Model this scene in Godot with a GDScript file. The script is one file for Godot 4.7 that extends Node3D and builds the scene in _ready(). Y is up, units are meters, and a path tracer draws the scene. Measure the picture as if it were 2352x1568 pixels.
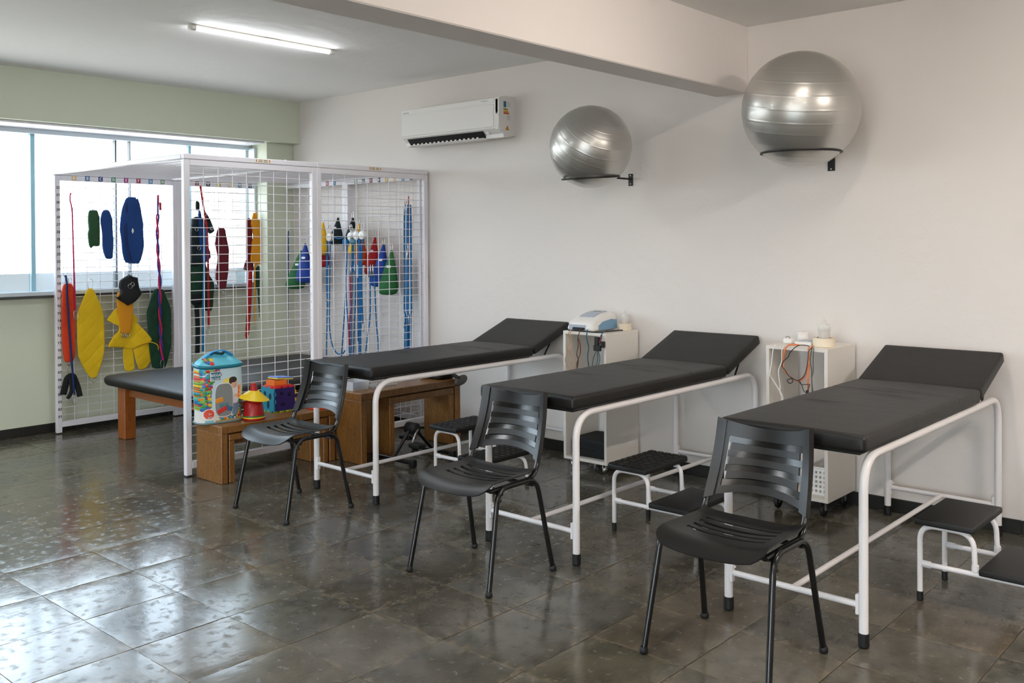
extends Node3D
# A physiotherapy room: axes - x runs along the long right-hand wall, z out from it, y up, metres.
# The long wall is the plane z = -0.03, the window wall the plane x = 0.

const E_S := 3.2
const E_A := 0.6
const E_B := 0.7
const E_C := 3.8
const E_D := 2.3
const E_E := 2.3
const E_F := 2.8

var M := {}          # materials
var used := {}       # how often a top-level name was taken
var bold: SystemFont


func _ready() -> void:
	# ---------- camera (vertical-corrected photograph: a level camera with a shifted lens) ----------
	var cam := Camera3D.new()
	cam.name = "camera"
	var foc := 2183.56
	var yaw := 0.72731
	var pit := 0.009236
	var rol := -0.005446
	var fwd := Vector3(-sin(yaw) * cos(pit), -sin(pit), -cos(yaw) * cos(pit))
	var rt := Vector3(cos(yaw), 0, -sin(yaw))
	var upv := rt.cross(fwd)
	cam.transform = Transform3D(Basis(rt * cos(rol) + upv * sin(rol), upv * cos(rol) - rt * sin(rol), -fwd), Vector3(7.5, 1.45, 5.09))
	cam.projection = Camera3D.PROJECTION_FRUSTUM
	cam.near = 0.05
	cam.far = 200.0
	cam.size = 1568.0 / foc * cam.near
	cam.frustum_offset = Vector2(0, -(784.0 - 572.805) / foc * cam.near)
	add_child(cam)
	cam.current = true
	# ---------- sky and exposure ----------
	var we := WorldEnvironment.new()
	we.name = "environment"
	var env := Environment.new()
	env.background_mode = Environment.BG_SKY
	var sky := Sky.new()
	var sm := ProceduralSkyMaterial.new()
	sm.sky_top_color = Color(0.84, 0.93, 1.0)
	sm.sky_horizon_color = Color(0.93, 0.97, 1.0)
	sm.ground_bottom_color = Color(0.86, 0.87, 0.86)
	sm.ground_horizon_color = Color(0.88, 0.90, 0.91)
	sm.sky_energy_multiplier = E_S
	sm.ground_energy_multiplier = E_S * 0.8
	sky.sky_material = sm
	env.sky = sky
	env.tonemap_mode = Environment.TONE_MAPPER_LINEAR
	env.tonemap_exposure = 0.74
	env.sdfgi_enabled = true
	env.ssao_enabled = true
	env.ssil_enabled = true
	we.environment = env
	add_child(we)
	bold = SystemFont.new()
	bold.font_names = PackedStringArray(["Droid Sans"])
	bold.font_weight = 700
	make_materials()
	# ---------- ceiling lamps: the one in view, its neighbours over the beds and behind the camera ----------
	var cool := Color(0.96, 0.98, 1.0)
	var warm := Color(1.0, 0.955, 0.91)
	tube_light(Vector3(2.50, 2.70, 1.727), 0.99, "lit tube light on the ceiling of the far bay", cool, E_A)
	tube_light(Vector3(5.95, 2.70, 1.75), 0.99, "lit tube light on the ceiling above the first bay of beds", warm, E_B)
	tube_light(Vector3(8.45, 2.70, 1.75), 0.99, "lit tube light on the ceiling near the right-hand end wall", warm, E_C)
	tube_light(Vector3(2.50, 2.70, 5.4), 0.99, "lit tube light on the far bay ceiling away from the beds", cool, E_D)
	tube_light(Vector3(5.95, 2.70, 5.4), 0.99, "lit tube light on the ceiling behind the chairs", warm, E_E)
	tube_light(Vector3(8.45, 2.70, 5.4), 0.99, "lit tube light on the ceiling behind the camera", warm, E_F)
	tube_light(Vector3(5.95, 2.70, 8.6), 0.99, "lit tube light on the ceiling near the wall behind the camera", warm, E_F)
	room()
	floor_tiles()
	windows()
	beds()
	cage()
	slings()
	end_panel_items()
	divan()
	benches()
	chairs()
	stools()
	cabinets()
	wall_things()


# ------------------------------------------------------------------ naming and grouping
func numbered(called: String) -> String:
	var n: int = used.get(called, 0)
	used[called] = n + 1
	return called if n == 0 else "%s_%03d" % [called, n]


func tag(o: Node, label: String, category: String, group := "", kind := "") -> void:
	o.set_meta("label", label)
	o.set_meta("category", category)
	if group:
		o.set_meta("group", group)
	if kind:
		o.set_meta("kind", kind)


func thing(called: String, label: String, category: String, at := Vector3.ZERO, turn := 0.0, group := "", kind := "") -> Node3D:
	var o := Node3D.new()
	o.name = numbered(called)
	o.position = at
	o.rotation.y = turn
	add_child(o)
	tag(o, label, category, group, kind)
	return o


func put(called: String, mesh: Mesh, m: Material, parent: Node, at := Vector3.ZERO) -> MeshInstance3D:
	var o := MeshInstance3D.new()
	o.name = called
	o.mesh = mesh
	o.material_override = m
	o.position = at
	parent.add_child(o, true)
	return o


# a mesh built in room coordinates, put under a thing that stands at its own base
func rput(called: String, b: MB, m: Material, parent: Node3D, grand := Vector3.ZERO) -> MeshInstance3D:
	for k in b.bits:
		put(called, k.done(), m, parent, -parent.position - grand)
	return null if b.empty else put(called, b.done(), m, parent, -parent.position - grand)


func copy_of(src: Node3D, at: Vector3, label: String, turn := 0.0) -> Node3D:
	var c: Node3D = src.duplicate()
	var base := String(src.name)
	c.name = numbered(base)
	c.position = at
	c.rotation.y = turn
	add_child(c)
	c.set_meta("label", label)
	return c


# ------------------------------------------------------------------ mesh building
class MB:
	var st := SurfaceTool.new()
	var uv_on := false
	var group := 0
	var bits := []       # small pieces that become parts of their own
	var empty := true

	func _init() -> void:
		st.begin(Mesh.PRIMITIVE_TRIANGLES)

	func v(p: Vector3, uv := Vector2.ZERO) -> void:
		empty = false
		st.set_uv(uv)
		st.add_vertex(p)

	func flat() -> MB:
		st.set_smooth_group(-1)
		return self

	func smooth() -> MB:
		group += 1
		st.set_smooth_group(group)
		return self

	func tri(a: Vector3, b: Vector3, c: Vector3, out: Vector3) -> void:
		if (b - a).cross(c - a).dot(out) > 0.0:
			v(a); v(c); v(b)
		else:
			v(a); v(b); v(c)

	func quad(a: Vector3, b: Vector3, c: Vector3, d: Vector3, out: Vector3) -> void:
		if (b - a).cross(c - a).dot(out) + (c - a).cross(d - a).dot(out) > 0.0:
			v(a); v(c); v(b); v(a); v(d); v(c)
		else:
			v(a); v(b); v(c); v(a); v(c); v(d)

	func quad_uv(p: Array, uv: Array, out: Vector3) -> void:
		var o := [0, 1, 2, 0, 2, 3]
		if (p[1] - p[0]).cross(p[2] - p[0]).dot(out) > 0.0:
			o = [0, 2, 1, 0, 3, 2]
		for i in o:
			v(p[i], uv[i])

	# box between two corners, edges chamfered by e
	func box(lo: Vector3, hi: Vector3, e := 0.0, xf := Transform3D()) -> MB:
		flat()
		var c := (lo + hi) / 2.0
		var h := (hi - lo).abs() / 2.0
		e = minf(e, minf(h.x, minf(h.y, h.z)) * 0.9)
		var ax := [Vector3.RIGHT, Vector3.UP, Vector3.BACK]
		for i in 3:
			var j := (i + 1) % 3
			var k := (i + 2) % 3
			for s in [-1.0, 1.0]:
				var n: Vector3 = ax[i] * s
				var o: Vector3 = c + n * h[i]
				var a: Vector3 = ax[j] * (h[j] - e)
				var b: Vector3 = ax[k] * (h[k] - e)
				quad(xf * (o - a - b), xf * (o + a - b), xf * (o + a + b), xf * (o - a + b), xf.basis * n)
				if e > 0.0:
					for t in [-1.0, 1.0]:   # edges along axis k between faces i and j
						var m: Vector3 = ax[j] * t
						var p: Vector3 = c + n * h[i] + m * (h[j] - e)
						var q: Vector3 = c + n * (h[i] - e) + m * h[j]
						quad(xf * (p - b), xf * (p + b), xf * (q + b), xf * (q - b), xf.basis * (n + m))
		if e > 0.0:
			for sx in [-1.0, 1.0]:
				for sy in [-1.0, 1.0]:
					for sz in [-1.0, 1.0]:
						var s := Vector3(sx, sy, sz)
						tri(xf * (c + s * Vector3(h.x, h.y - e, h.z - e)), xf * (c + s * Vector3(h.x - e, h.y, h.z - e)), xf * (c + s * Vector3(h.x - e, h.y - e, h.z)), xf.basis * s)
		return self

	# round bar along a path
	func tube(pts: Array, r: float, seg := 10, closed := false, r_end := -1.0, flatten := 1.0, side := Vector3.ZERO) -> MB:
		smooth()
		var n := pts.size()
		var rings := []
		var ref := Vector3.ZERO
		for i in n:
			var a: Vector3 = pts[(i - 1 + n) % n] if closed or i > 0 else pts[i]
			var b: Vector3 = pts[(i + 1) % n] if closed or i < n - 1 else pts[i]
			var t := (b - a).normalized()
			if ref == Vector3.ZERO:
				ref = side if side != Vector3.ZERO else (Vector3.UP if absf(t.y) < 0.9 else Vector3.RIGHT)
			ref = (ref - t * ref.dot(t)).normalized()
			var w := t.cross(ref)
			var rr := r if r_end < 0.0 else lerpf(r, r_end, float(i) / (n - 1))
			var ring := []
			for k in seg:
				var g := TAU * k / seg
				ring.append(pts[i] + ref * cos(g) * rr * flatten + w * sin(g) * rr)
			rings.append(ring)
		for i in (n if closed else n - 1):
			var p: Array = rings[i]
			var q: Array = rings[(i + 1) % n]
			for k in seg:
				var l := (k + 1) % seg
				quad(p[k], p[l], q[l], q[k], p[k] + q[l] - pts[i] - pts[(i + 1) % n])
		if not closed:
			flat()
			for e in [0, n - 1]:
				var p: Array = rings[e]
				var out: Vector3 = pts[0] - pts[1] if e == 0 else pts[n - 1] - pts[n - 2]
				for k in range(1, seg - 1):
					tri(p[0], p[k], p[k + 1], out)
		return self

	# turned shape: profile of (radius, height) round the y axis of xf
	func lathe(profile: Array, seg := 24, xf := Transform3D(), sharp := false) -> MB:
		smooth()
		for i in profile.size() - 1:
			if sharp:
				smooth()
			var a: Vector2 = profile[i]
			var b: Vector2 = profile[i + 1]
			var nrm := Vector2(b.y - a.y, a.x - b.x)
			for k in seg:
				var g := TAU * k / seg
				var h := TAU * ((k + 1) % seg) / seg
				var d0 := Vector3(cos(g), 0, sin(g))
				var d1 := Vector3(cos(h), 0, sin(h))
				var out: Vector3 = xf.basis * ((d0 + d1) * nrm.x * 0.5 + Vector3.UP * nrm.y)
				var p := [xf * (d0 * a.x + Vector3.UP * a.y), xf * (d1 * a.x + Vector3.UP * a.y), xf * (d1 * b.x + Vector3.UP * b.y), xf * (d0 * b.x + Vector3.UP * b.y)]
				if a.x < 1e-6:
					tri(p[0], p[2], p[3], out)
				elif b.x < 1e-6:
					tri(p[0], p[1], p[2], out)
				else:
					quad(p[0], p[1], p[2], p[3], out)
		return self

	# outline in the xy plane of xf, from z = 0 to z = depth
	func prism(poly: Array, depth: float, xf := Transform3D()) -> MB:
		flat()
		var pts := PackedVector2Array(poly)
		var idx := Geometry2D.triangulate_polygon(pts)
		for i in range(0, idx.size(), 3):
			var a := pts[idx[i]]
			var b := pts[idx[i + 1]]
			var c := pts[idx[i + 2]]
			tri(xf * Vector3(a.x, a.y, 0), xf * Vector3(b.x, b.y, 0), xf * Vector3(c.x, c.y, 0), xf.basis * Vector3(0, 0, -1))
			tri(xf * Vector3(a.x, a.y, depth), xf * Vector3(b.x, b.y, depth), xf * Vector3(c.x, c.y, depth), xf.basis * Vector3(0, 0, 1))
		var cw := Geometry2D.is_polygon_clockwise(pts)
		for i in pts.size():
			var a := pts[i]
			var b := pts[(i + 1) % pts.size()]
			var o := Vector2(b.y - a.y, a.x - b.x) * (-1.0 if cw else 1.0)
			quad(xf * Vector3(a.x, a.y, 0), xf * Vector3(b.x, b.y, 0), xf * Vector3(b.x, b.y, depth), xf * Vector3(a.x, a.y, depth), xf.basis * Vector3(o.x, o.y, 0))
		return self

	# thick curved sheet: fn(u, v) for u, v in 0..1, thickness t along its normal
	func sheet(fn, nu: int, nv: int, t: float) -> MB:
		var f := []
		var g := []
		for i in nu + 1:
			var fr := []
			var gr := []
			for j in nv + 1:
				var u := float(i) / nu
				var w := float(j) / nv
				var p: Vector3 = fn.call(u, w)
				var du: Vector3 = fn.call(minf(u + 0.01, 1.0), w) - fn.call(maxf(u - 0.01, 0.0), w)
				var dv: Vector3 = fn.call(u, minf(w + 0.01, 1.0)) - fn.call(u, maxf(w - 0.01, 0.0))
				var nn := du.cross(dv).normalized()
				fr.append(p + nn * t / 2.0)
				gr.append(p - nn * t / 2.0)
			f.append(fr)
			g.append(gr)
		for side in 2:
			smooth()
			var s: Array = f if side == 0 else g
			var o: Array = g if side == 0 else f
			for i in nu:
				for j in nv:
					quad(s[i][j], s[i + 1][j], s[i + 1][j + 1], s[i][j + 1], s[i][j] - o[i][j])
		flat()
		for i in nu:
			quad(f[i][0], f[i + 1][0], g[i + 1][0], g[i][0], f[i][0] - f[i][1])
			quad(f[i][nv], f[i + 1][nv], g[i + 1][nv], g[i][nv], f[i][nv] - f[i][nv - 1])
		for j in nv:
			quad(f[0][j], f[0][j + 1], g[0][j + 1], g[0][j], f[0][j] - f[1][j])
			quad(f[nu][j], f[nu][j + 1], g[nu][j + 1], g[nu][j], f[nu][j] - f[nu - 1][j])
		return self

	# cushion: box with rounded edges r, each face split, bent by fn(Vector3) -> Vector3
	func cushion(size: Vector3, r: float, n: Vector3i, fn = null, xf := Transform3D()) -> MB:
		smooth()
		var h := size / 2.0
		var core := h - Vector3.ONE * r
		var ax := [Vector3.RIGHT, Vector3.UP, Vector3.BACK]
		for i in 3:
			var j := (i + 1) % 3
			var k := (i + 2) % 3
			var uj := ticks(h[j], r, n[j])
			var uk := ticks(h[k], r, n[k])
			for s in [-1.0, 1.0]:
				var rows := []
				for a in uj:
					var row := []
					for b in uk:
						var p: Vector3 = ax[i] * s * h[i] + ax[j] * a + ax[k] * b
						var q := p.clamp(-core, core)
						var d := p - q
						p = q + d.normalized() * r
						if fn != null:
							p = fn.call(p)
						row.append(p)
					rows.append(row)
				for a in rows.size() - 1:
					for b in rows[0].size() - 1:
						quad(xf * rows[a][b], xf * rows[a + 1][b], xf * rows[a + 1][b + 1], xf * rows[a][b + 1], xf.basis * (ax[i] * s))
		return self

	func ticks(half: float, r: float, n: int) -> Array:
		var t := [-half, -half + r * 0.3, -half + r * 0.65]
		for i in n + 1:
			t.append(lerpf(-half + r, half - r, float(i) / n))
		t.append_array([half - r * 0.65, half - r * 0.3, half])
		return t

	# soft flat shape: outline pts (star-shaped about its middle) in a plane given by o, ex, ey, bulging by t both ways
	func pillow(poly: Array, t: float, o: Vector3, ex: Vector3, ey: Vector3, round_it := true, wave := 0.0) -> MB:
		smooth()
		var c := Vector2.ZERO
		for p in poly:
			c += p
		c /= poly.size()
		var pts := []
		var n := poly.size()
		for i in n:
			if not round_it:
				pts.append(poly[i]); pts.append((poly[i] + poly[(i + 1) % n]) / 2.0)
				continue
			for s in [0.0, 0.33, 0.66]:
				pts.append(poly[i].cubic_interpolate(poly[(i + 1) % n], poly[(i - 1 + n) % n], poly[(i + 2) % n], s).lerp(poly[i].lerp(poly[(i + 1) % n], s), 0.5))
		var ez := ex.cross(ey).normalized()
		var fs := [1.0, 0.985, 0.95, 0.85, 0.65, 0.4, 0.15]
		var hs := [0.0, 0.45, 0.75, 0.95, 1.0, 1.0, 1.0]
		var m := pts.size()
		for side in [-1.0, 1.0]:
			var rings := []
			for f in fs.size():
				var ring := []
				for p in pts:
					var q: Vector2 = c + (p - c) * fs[f]
					var w := wave * sin(q.x * 23.0 + q.y * 9.0) + wave * 0.5 * sin(q.y * 31.0 - q.x * 14.0)
					ring.append(o + ex * q.x + ey * q.y + ez * (side * t * hs[f] + w))
				rings.append(ring)
			for f in fs.size() - 1:
				for k in m:
					var l := (k + 1) % m
					quad(rings[f][k], rings[f][l], rings[f + 1][l], rings[f + 1][k], ez * side)
			var mid := Vector3.ZERO
			for p in rings[-1]:
				mid += p
			mid /= m
			for k in m:
				tri(rings[-1][k], rings[-1][(k + 1) % m], mid, ez * side)
		return self

	func done() -> ArrayMesh:
		st.generate_normals()
		return st.commit()


# a path with its corners rounded
func fillet(pts: Array, r: float, n := 7) -> Array:
	var out := [pts[0]]
	for i in range(1, pts.size() - 1):
		var p: Vector3 = pts[i]
		var a: Vector3 = pts[i - 1] - p
		var b: Vector3 = pts[i + 1] - p
		var d := minf(r, minf(a.length(), b.length()) * 0.49)
		var s: Vector3 = p + a.normalized() * d
		var e: Vector3 = p + b.normalized() * d
		for k in n + 1:
			var t := float(k) / n
			out.append(s.lerp(p, t).lerp(p.lerp(e, t), t))
	out.append(pts[-1])
	return out


# a smooth line through points
func curve(pts: Array, n := 5, closed := false) -> Array:
	var out := []
	var m := pts.size()
	for i in (m if closed else m - 1):
		var a: Vector3 = pts[(i - 1 + m) % m] if closed or i > 0 else pts[i]
		var d: Vector3 = pts[(i + 2) % m] if closed or i < m - 2 else pts[(i + 1) % m]
		for k in n:
			out.append(pts[i].cubic_interpolate(pts[(i + 1) % m], a, d, float(k) / n))
	if not closed:
		out.append(pts[-1])
	return out


func ring_pts(c: Vector3, r: float, e1: Vector3, e2: Vector3, n := 16, r2 := -1.0) -> Array:
	var out := []
	for k in n:
		var g := TAU * k / n
		out.append(c + e1 * cos(g) * r + e2 * sin(g) * (r if r2 < 0.0 else r2))
	return out


func text_mesh(s: String, height: float, depth := 0.001) -> TextMesh:
	var t := TextMesh.new()
	t.text = s
	t.font = bold
	t.font_size = 48
	t.pixel_size = height / 36.0
	t.depth = depth
	t.curve_step = 4.0
	return t


# ------------------------------------------------------------------ materials
func mat(key: String, c: Color, rough := 0.5, metal := 0.0) -> StandardMaterial3D:
	var m := StandardMaterial3D.new()
	m.resource_name = key
	m.albedo_color = c
	m.roughness = rough
	m.metallic = metal
	M[key] = m
	return m


func rgb(r: int, g: int, b: int) -> Color:
	return Color8(r, g, b)


func noise_img(seed_: int, freq: float, w := 512, h := 512, oct := 4, kind := FastNoiseLite.TYPE_SIMPLEX_SMOOTH) -> Image:
	var n := FastNoiseLite.new()
	n.seed = seed_
	n.frequency = freq
	n.fractal_octaves = oct
	n.noise_type = kind
	return n.get_seamless_image(w, h)


func bump(img: Image, strength: float) -> ImageTexture:
	var im: Image = img.duplicate()
	im.convert(Image.FORMAT_RGBA8)
	im.bump_map_to_normal_map(strength)
	return ImageTexture.create_from_image(im)


func triplanar(m: StandardMaterial3D, scale: float, world := false) -> void:
	m.uv1_triplanar = true
	m.uv1_world_triplanar = world
	m.uv1_scale = Vector3.ONE * scale


func make_materials() -> void:
	var plaster := bump(noise_img(3, 0.02, 512, 512, 5), 3.0)
	for w in [["wall", rgb(230, 223, 217), 0.62], ["wall_green", rgb(210, 215, 194), 0.6], ["ceiling", rgb(240, 238, 235), 0.75], ["beam", rgb(233, 226, 222), 0.65]]:
		var m := mat(w[0], w[1], w[2])
		m.normal_enabled = true
		m.normal_texture = plaster
		m.normal_scale = 0.22
		triplanar(m, 0.7, true)
	mat("white_paint", rgb(236, 232, 232), 0.28)
	mat("cage_paint", rgb(229, 226, 231), 0.35)
	mat("white_board", rgb(232, 226, 217), 0.4)
	mat("board_edge", rgb(240, 234, 228), 0.45)
	mat("rubber", rgb(14, 14, 14), 0.55)
	mat("black_tube", rgb(16, 16, 17), 0.22)
	mat("chrome", rgb(200, 200, 200), 0.18, 1.0)
	mat("lamp_case", rgb(236, 234, 228), 0.4)
	mat("plastic_white", rgb(238, 235, 231), 0.3)
	mat("plastic_blue", rgb(120, 160, 190), 0.35)
	mat("plastic_grey", rgb(172, 182, 196), 0.3)
	mat("dark", rgb(10, 12, 12), 0.6)
	mat("tape", rgb(238, 224, 200), 0.6)
	mat("orange_wire", rgb(232, 130, 80), 0.5)
	mat("black_wire", rgb(25, 25, 24), 0.5)
	mat("grey_wire", rgb(85, 88, 80), 0.5)
	mat("brown_wire", rgb(90, 50, 30), 0.5)
	mat("peach_wire", rgb(200, 150, 110), 0.5)
	mat("teal_wire", rgb(20, 95, 115), 0.5)
	mat("white_wire", rgb(235, 232, 228), 0.4)
	mat("red_plastic", rgb(170, 18, 18), 0.35)
	mat("yellow_plastic", rgb(240, 205, 20), 0.4)
	mat("green_plastic", rgb(30, 110, 50), 0.4)
	mat("frame_alu", rgb(205, 216, 222), 0.4, 0.3)
	mat("edge_blue", rgb(150, 195, 210), 0.3)
	mat("slate_dark", rgb(34, 34, 31), 0.4)
	mat("stone_sill", rgb(96, 98, 98), 0.45)
	mat("parapet", rgb(140, 158, 165), 0.8)
	mat("far_white", rgb(225, 228, 230), 0.9)
	# vinyl of the beds, faintly crinkled
	var crinkle := bump(noise_img(11, 0.03, 512, 512, 4), 5.0)
	var vi := mat("vinyl", rgb(13, 11, 8), 0.5)
	vi.normal_enabled = true
	vi.normal_texture = crinkle
	vi.normal_scale = 0.10
	triplanar(vi, 2.2)
	var grain := bump(noise_img(12, 0.2, 256, 256, 2), 4.0)
	for w in [["chair_plastic", rgb(15, 14, 14), 0.36], ["chair_gloss", rgb(12, 11, 11), 0.2], ["tread", rgb(15, 14, 13), 0.5]]:
		var m := mat(w[0], w[1], w[2])
		m.normal_enabled = true
		m.normal_texture = grain
		m.normal_scale = 0.15 if w[0] != "chair_gloss" else 0.03
		triplanar(m, 9.0)
	# fabrics of the slings: quilted
	var q := Image.create_empty(128, 128, false, Image.FORMAT_RGBA8)
	var wv := noise_img(21, 0.12, 128, 128, 2)
	for y in 128:
		for x in 128:
			var a := fposmod(x + y, 64.0) / 64.0
			var b := fposmod(x - y, 64.0) / 64.0
			var hgt := pow(sin(PI * a), 0.35) * pow(sin(PI * b), 0.35)
			var g := clampf(hgt * 0.8 + wv.get_pixel(x, y).r * 0.2, 0.0, 1.0)
			q.set_pixel(x, y, Color(g, g, g))
	var quilt := bump(q, 6.0)
	var weave := bump(noise_img(22, 0.25, 256, 256, 2), 5.0)
	for w in [["yellow_cloth", rgb(226, 186, 12)], ["amber_cloth", rgb(226, 150, 20)], ["orange_cloth", rgb(214, 62, 16)], ["blue_cloth", rgb(14, 62, 128)], ["navy_cloth", rgb(16, 42, 98)], ["green_cloth", rgb(34, 78, 44)], ["deep_green_cloth", rgb(10, 58, 38)], ["burgundy_cloth", rgb(104, 14, 32)], ["red_cloth", rgb(178, 14, 26)], ["black_cloth", rgb(15, 17, 19)], ["pink_cloth", rgb(190, 26, 84)], ["purple_cloth", rgb(58, 46, 130)], ["rope_blue", rgb(16, 108, 168)], ["bag_green", rgb(26, 96, 46)], ["bag_blue", rgb(18, 58, 148)], ["bag_red", rgb(168, 14, 24)], ["bag_yellow", rgb(236, 184, 30)], ["bag_orange", rgb(226, 84, 24)], ["bag_black", rgb(16, 34, 38)]]:
		var m := mat(w[0], w[1], 0.8)
		m.normal_enabled = true
		m.normal_texture = quilt if w[0] in ["yellow_cloth", "green_cloth", "orange_cloth", "deep_green_cloth"] else weave
		m.normal_scale = 0.5
		m.backlight_enabled = w[0] in ["yellow_cloth", "amber_cloth", "orange_cloth", "pink_cloth"]
		m.backlight = m.albedo_color * 0.35
		triplanar(m, 4.5 if w[0] in ["yellow_cloth", "green_cloth", "orange_cloth", "deep_green_cloth"] else 12.0)
	# varnished pine
	wood("wood", Color(0.28, 0.125, 0.030), Color(0.15, 0.060, 0.013), 31)
	wood("wood_orange", Color(0.40, 0.118, 0.022), Color(0.27, 0.07, 0.012), 37)
	# silver exercise balls
	var si := mat("silver_ball", rgb(186, 184, 179), 0.34, 0.75)
	si.clearcoat_enabled = true
	si.clearcoat = 0.5
	si.clearcoat_roughness = 0.12
	# panes
	var gl := mat("pane", Color(0.93, 0.985, 1.0, 0.06), 0.0)
	gl.transparency = BaseMaterial3D.TRANSPARENCY_ALPHA
	var fg := mat("frosted", Color(0.60, 0.68, 0.72, 0.72), 0.5)
	fg.transparency = BaseMaterial3D.TRANSPARENCY_ALPHA
	var cp := mat("clear_plastic", Color(0.93, 0.93, 0.92, 0.45), 0.3)
	cp.transparency = BaseMaterial3D.TRANSPARENCY_ALPHA
	var em := mat("lamp_glow", Color(1, 1, 1), 0.5)
	em.emission_enabled = true
	em.emission = Color(1.0, 0.985, 0.96)
	em.emission_energy_multiplier = 1.8


func wood(key: String, light: Color, deep: Color, seed_: int) -> void:
	var n := FastNoiseLite.new()
	n.seed = seed_
	n.frequency = 0.012
	n.fractal_octaves = 4
	var im := Image.create_empty(256, 512, false, Image.FORMAT_RGB8)
	for y in 512:
		for x in 256:
			var s := n.get_noise_2d(x * 7.0, y * 0.35)
			var r := 0.5 + 0.5 * sin((x * 0.22 + s * 9.0 + n.get_noise_2d(x * 1.0, y * 0.5) * 14.0))
			im.set_pixel(x, y, light.lerp(deep, clampf(r * 0.6 + s * 0.5 + 0.15, 0.0, 1.0)).linear_to_srgb())
	var m := mat(key, Color.WHITE, 0.33)
	m.albedo_texture = ImageTexture.create_from_image(im)
	triplanar(m, 2.6)


# ------------------------------------------------------------------ lamps
func tube_light(at: Vector3, length: float, label: String, tint: Color, power: float) -> void:
	var t := thing("tube_light", label, "ceiling light", at, 0.0, "tube lights on the ceiling")
	var h := length / 2.0
	var b := MB.new()
	b.box(Vector3(-0.012, -0.008, -h), Vector3(0.012, 0.0, h), 0.002)
	b.tube(curve([Vector3(0.015, -0.004, 0.02), Vector3(0.02, 0.0, -0.04), Vector3(0.012, -0.003, -0.1)], 4), 0.003, 6)
	put("base", b.done(), M.lamp_case, t)
	var p := []
	for k in 11:
		var g := PI * k / 10.0
		p.append(Vector2(-0.0165 * cos(g), -0.012 - 0.02 * sin(g)))
	p.append(Vector2(0.0165, -0.007))
	p.append(Vector2(-0.0165, -0.007))
	put("diffuser", MB.new().prism(p, length - 0.04, Transform3D(Basis(), Vector3(0, 0, -h + 0.02))).done(), M.lamp_glow, t)
	for s in [-1.0, 1.0]:
		var c := MB.new()
		c.box(Vector3(-0.019, -0.034, s * h - 0.022), Vector3(0.019, 0.0, s * h + 0.022), 0.008)
		put("end_cap", c.done(), M.lamp_case, t)
	# one light before each facet of the rounded diffuser
	for g in [0.0, 1.05, -1.05]:
		tube_facet(t, g, length - 0.04, tint, power if g == 0.0 else power * 0.8)


func tube_facet(t: Node3D, g: float, length: float, tint: Color, power: float) -> void:
	var l := AreaLight3D.new()
	l.name = "light"
	l.area_size = Vector2(0.02, length)
	l.light_color = tint
	l.light_energy = power
	l.shadow_enabled = true
	l.position = Vector3(sin(g) * 0.021, -0.012 - cos(g) * 0.024, 0)
	l.basis = Basis(Vector3(0, 0, 1), g) * Basis(Vector3.RIGHT, -PI / 2)
	l.set("area_range", 12.0)
	t.add_child(l, true)


# ------------------------------------------------------------------ the room
func struct(called: String, b: MB, m: Material, label: String, category: String) -> MeshInstance3D:
	var o := put(called, b.done(), m, self)
	tag(o, label, category, "", "structure")
	return o


func room() -> void:
	struct("wall_right", MB.new().box(Vector3(-0.3, -0.1, -0.25), Vector3(11.7, 2.9, -0.03)), M.wall, "long off-white wall behind the three black beds", "wall")
	var b := MB.new()
	b.box(Vector3(-0.2, -0.1, -0.03), Vector3(0.0, 1.045, 10.5))
	b.box(Vector3(-0.2, 2.33, -0.03), Vector3(0.0, 2.9, 10.5))
	b.box(Vector3(-0.2, 1.045, -0.03), Vector3(0.0, 2.33, 0.25))
	b.box(Vector3(-0.2, 1.045, 7.0), Vector3(0.0, 2.33, 10.5))
	struct("wall_far", b, M.wall_green, "pale green wall below and around the long window", "wall")
	struct("trim_1", MB.new().box(Vector3(0.0, 0.0, -0.03), Vector3(0.30, 2.33, 0.25), 0.003), M.wall_green, "pale green pier between the window and the corner", "pier")
	struct("trim_2", MB.new().box(Vector3(0.0, 2.33, -0.03), Vector3(0.40, 2.8, 10.5), 0.003), M.wall_green, "pale green beam running above the window", "beam")
	struct("trim_3", MB.new().box(Vector3(4.60, 2.31, -0.03), Vector3(4.81, 2.8, 10.5), 0.006), M.beam, "white ceiling beam ending above the large silver ball", "beam")
	struct("ceiling", MB.new().box(Vector3(-0.3, 2.70, -0.25), Vector3(11.7, 2.9, 10.7)), M.ceiling, "white plastered ceiling of both bays", "ceiling")
	struct("wall_near", MB.new().box(Vector3(11.5, -0.1, -0.25), Vector3(11.7, 2.9, 10.7)), M.wall, "off-white end wall outside the picture on the right", "wall")
	var w := MB.new()
	w.box(Vector3(-0.3, -0.1, 10.5), Vector3(5.2, 2.9, 10.7))
	w.box(Vector3(10.4, -0.1, 10.5), Vector3(11.7, 2.9, 10.7))
	w.box(Vector3(5.2, 2.4, 10.5), Vector3(10.4, 2.9, 10.7))
	struct("wall_left", w, M.wall, "off-white wall with a wide glass door behind the camera", "wall")
	# dark slate skirting, laid in lengths
	for run in [["baseboard_right", true], ["baseboard_far", false]]:
		var o := thing(run[0], "dark slate skirting under the long off-white wall" if run[1] else "dark slate skirting under the pale green wall", "skirting", Vector3.ZERO, 0.0, "", "structure")
		for k in (28 if run[1] else 26):
			var a := (0.02 if run[1] else 0.26) + k * 0.391
			var lo := Vector3(a if a > 0.31 else 0.305, 0, -0.03) if run[1] else Vector3(0, 0, a)
			var hi := Vector3(a + 0.388, 0.069, -0.017) if run[1] else Vector3(0.013, 0.069, minf(a + 0.388, 10.49))
			put("slate_strip", MB.new().box(lo, hi, 0.0015).done(), M.slate_dark, o)


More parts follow.
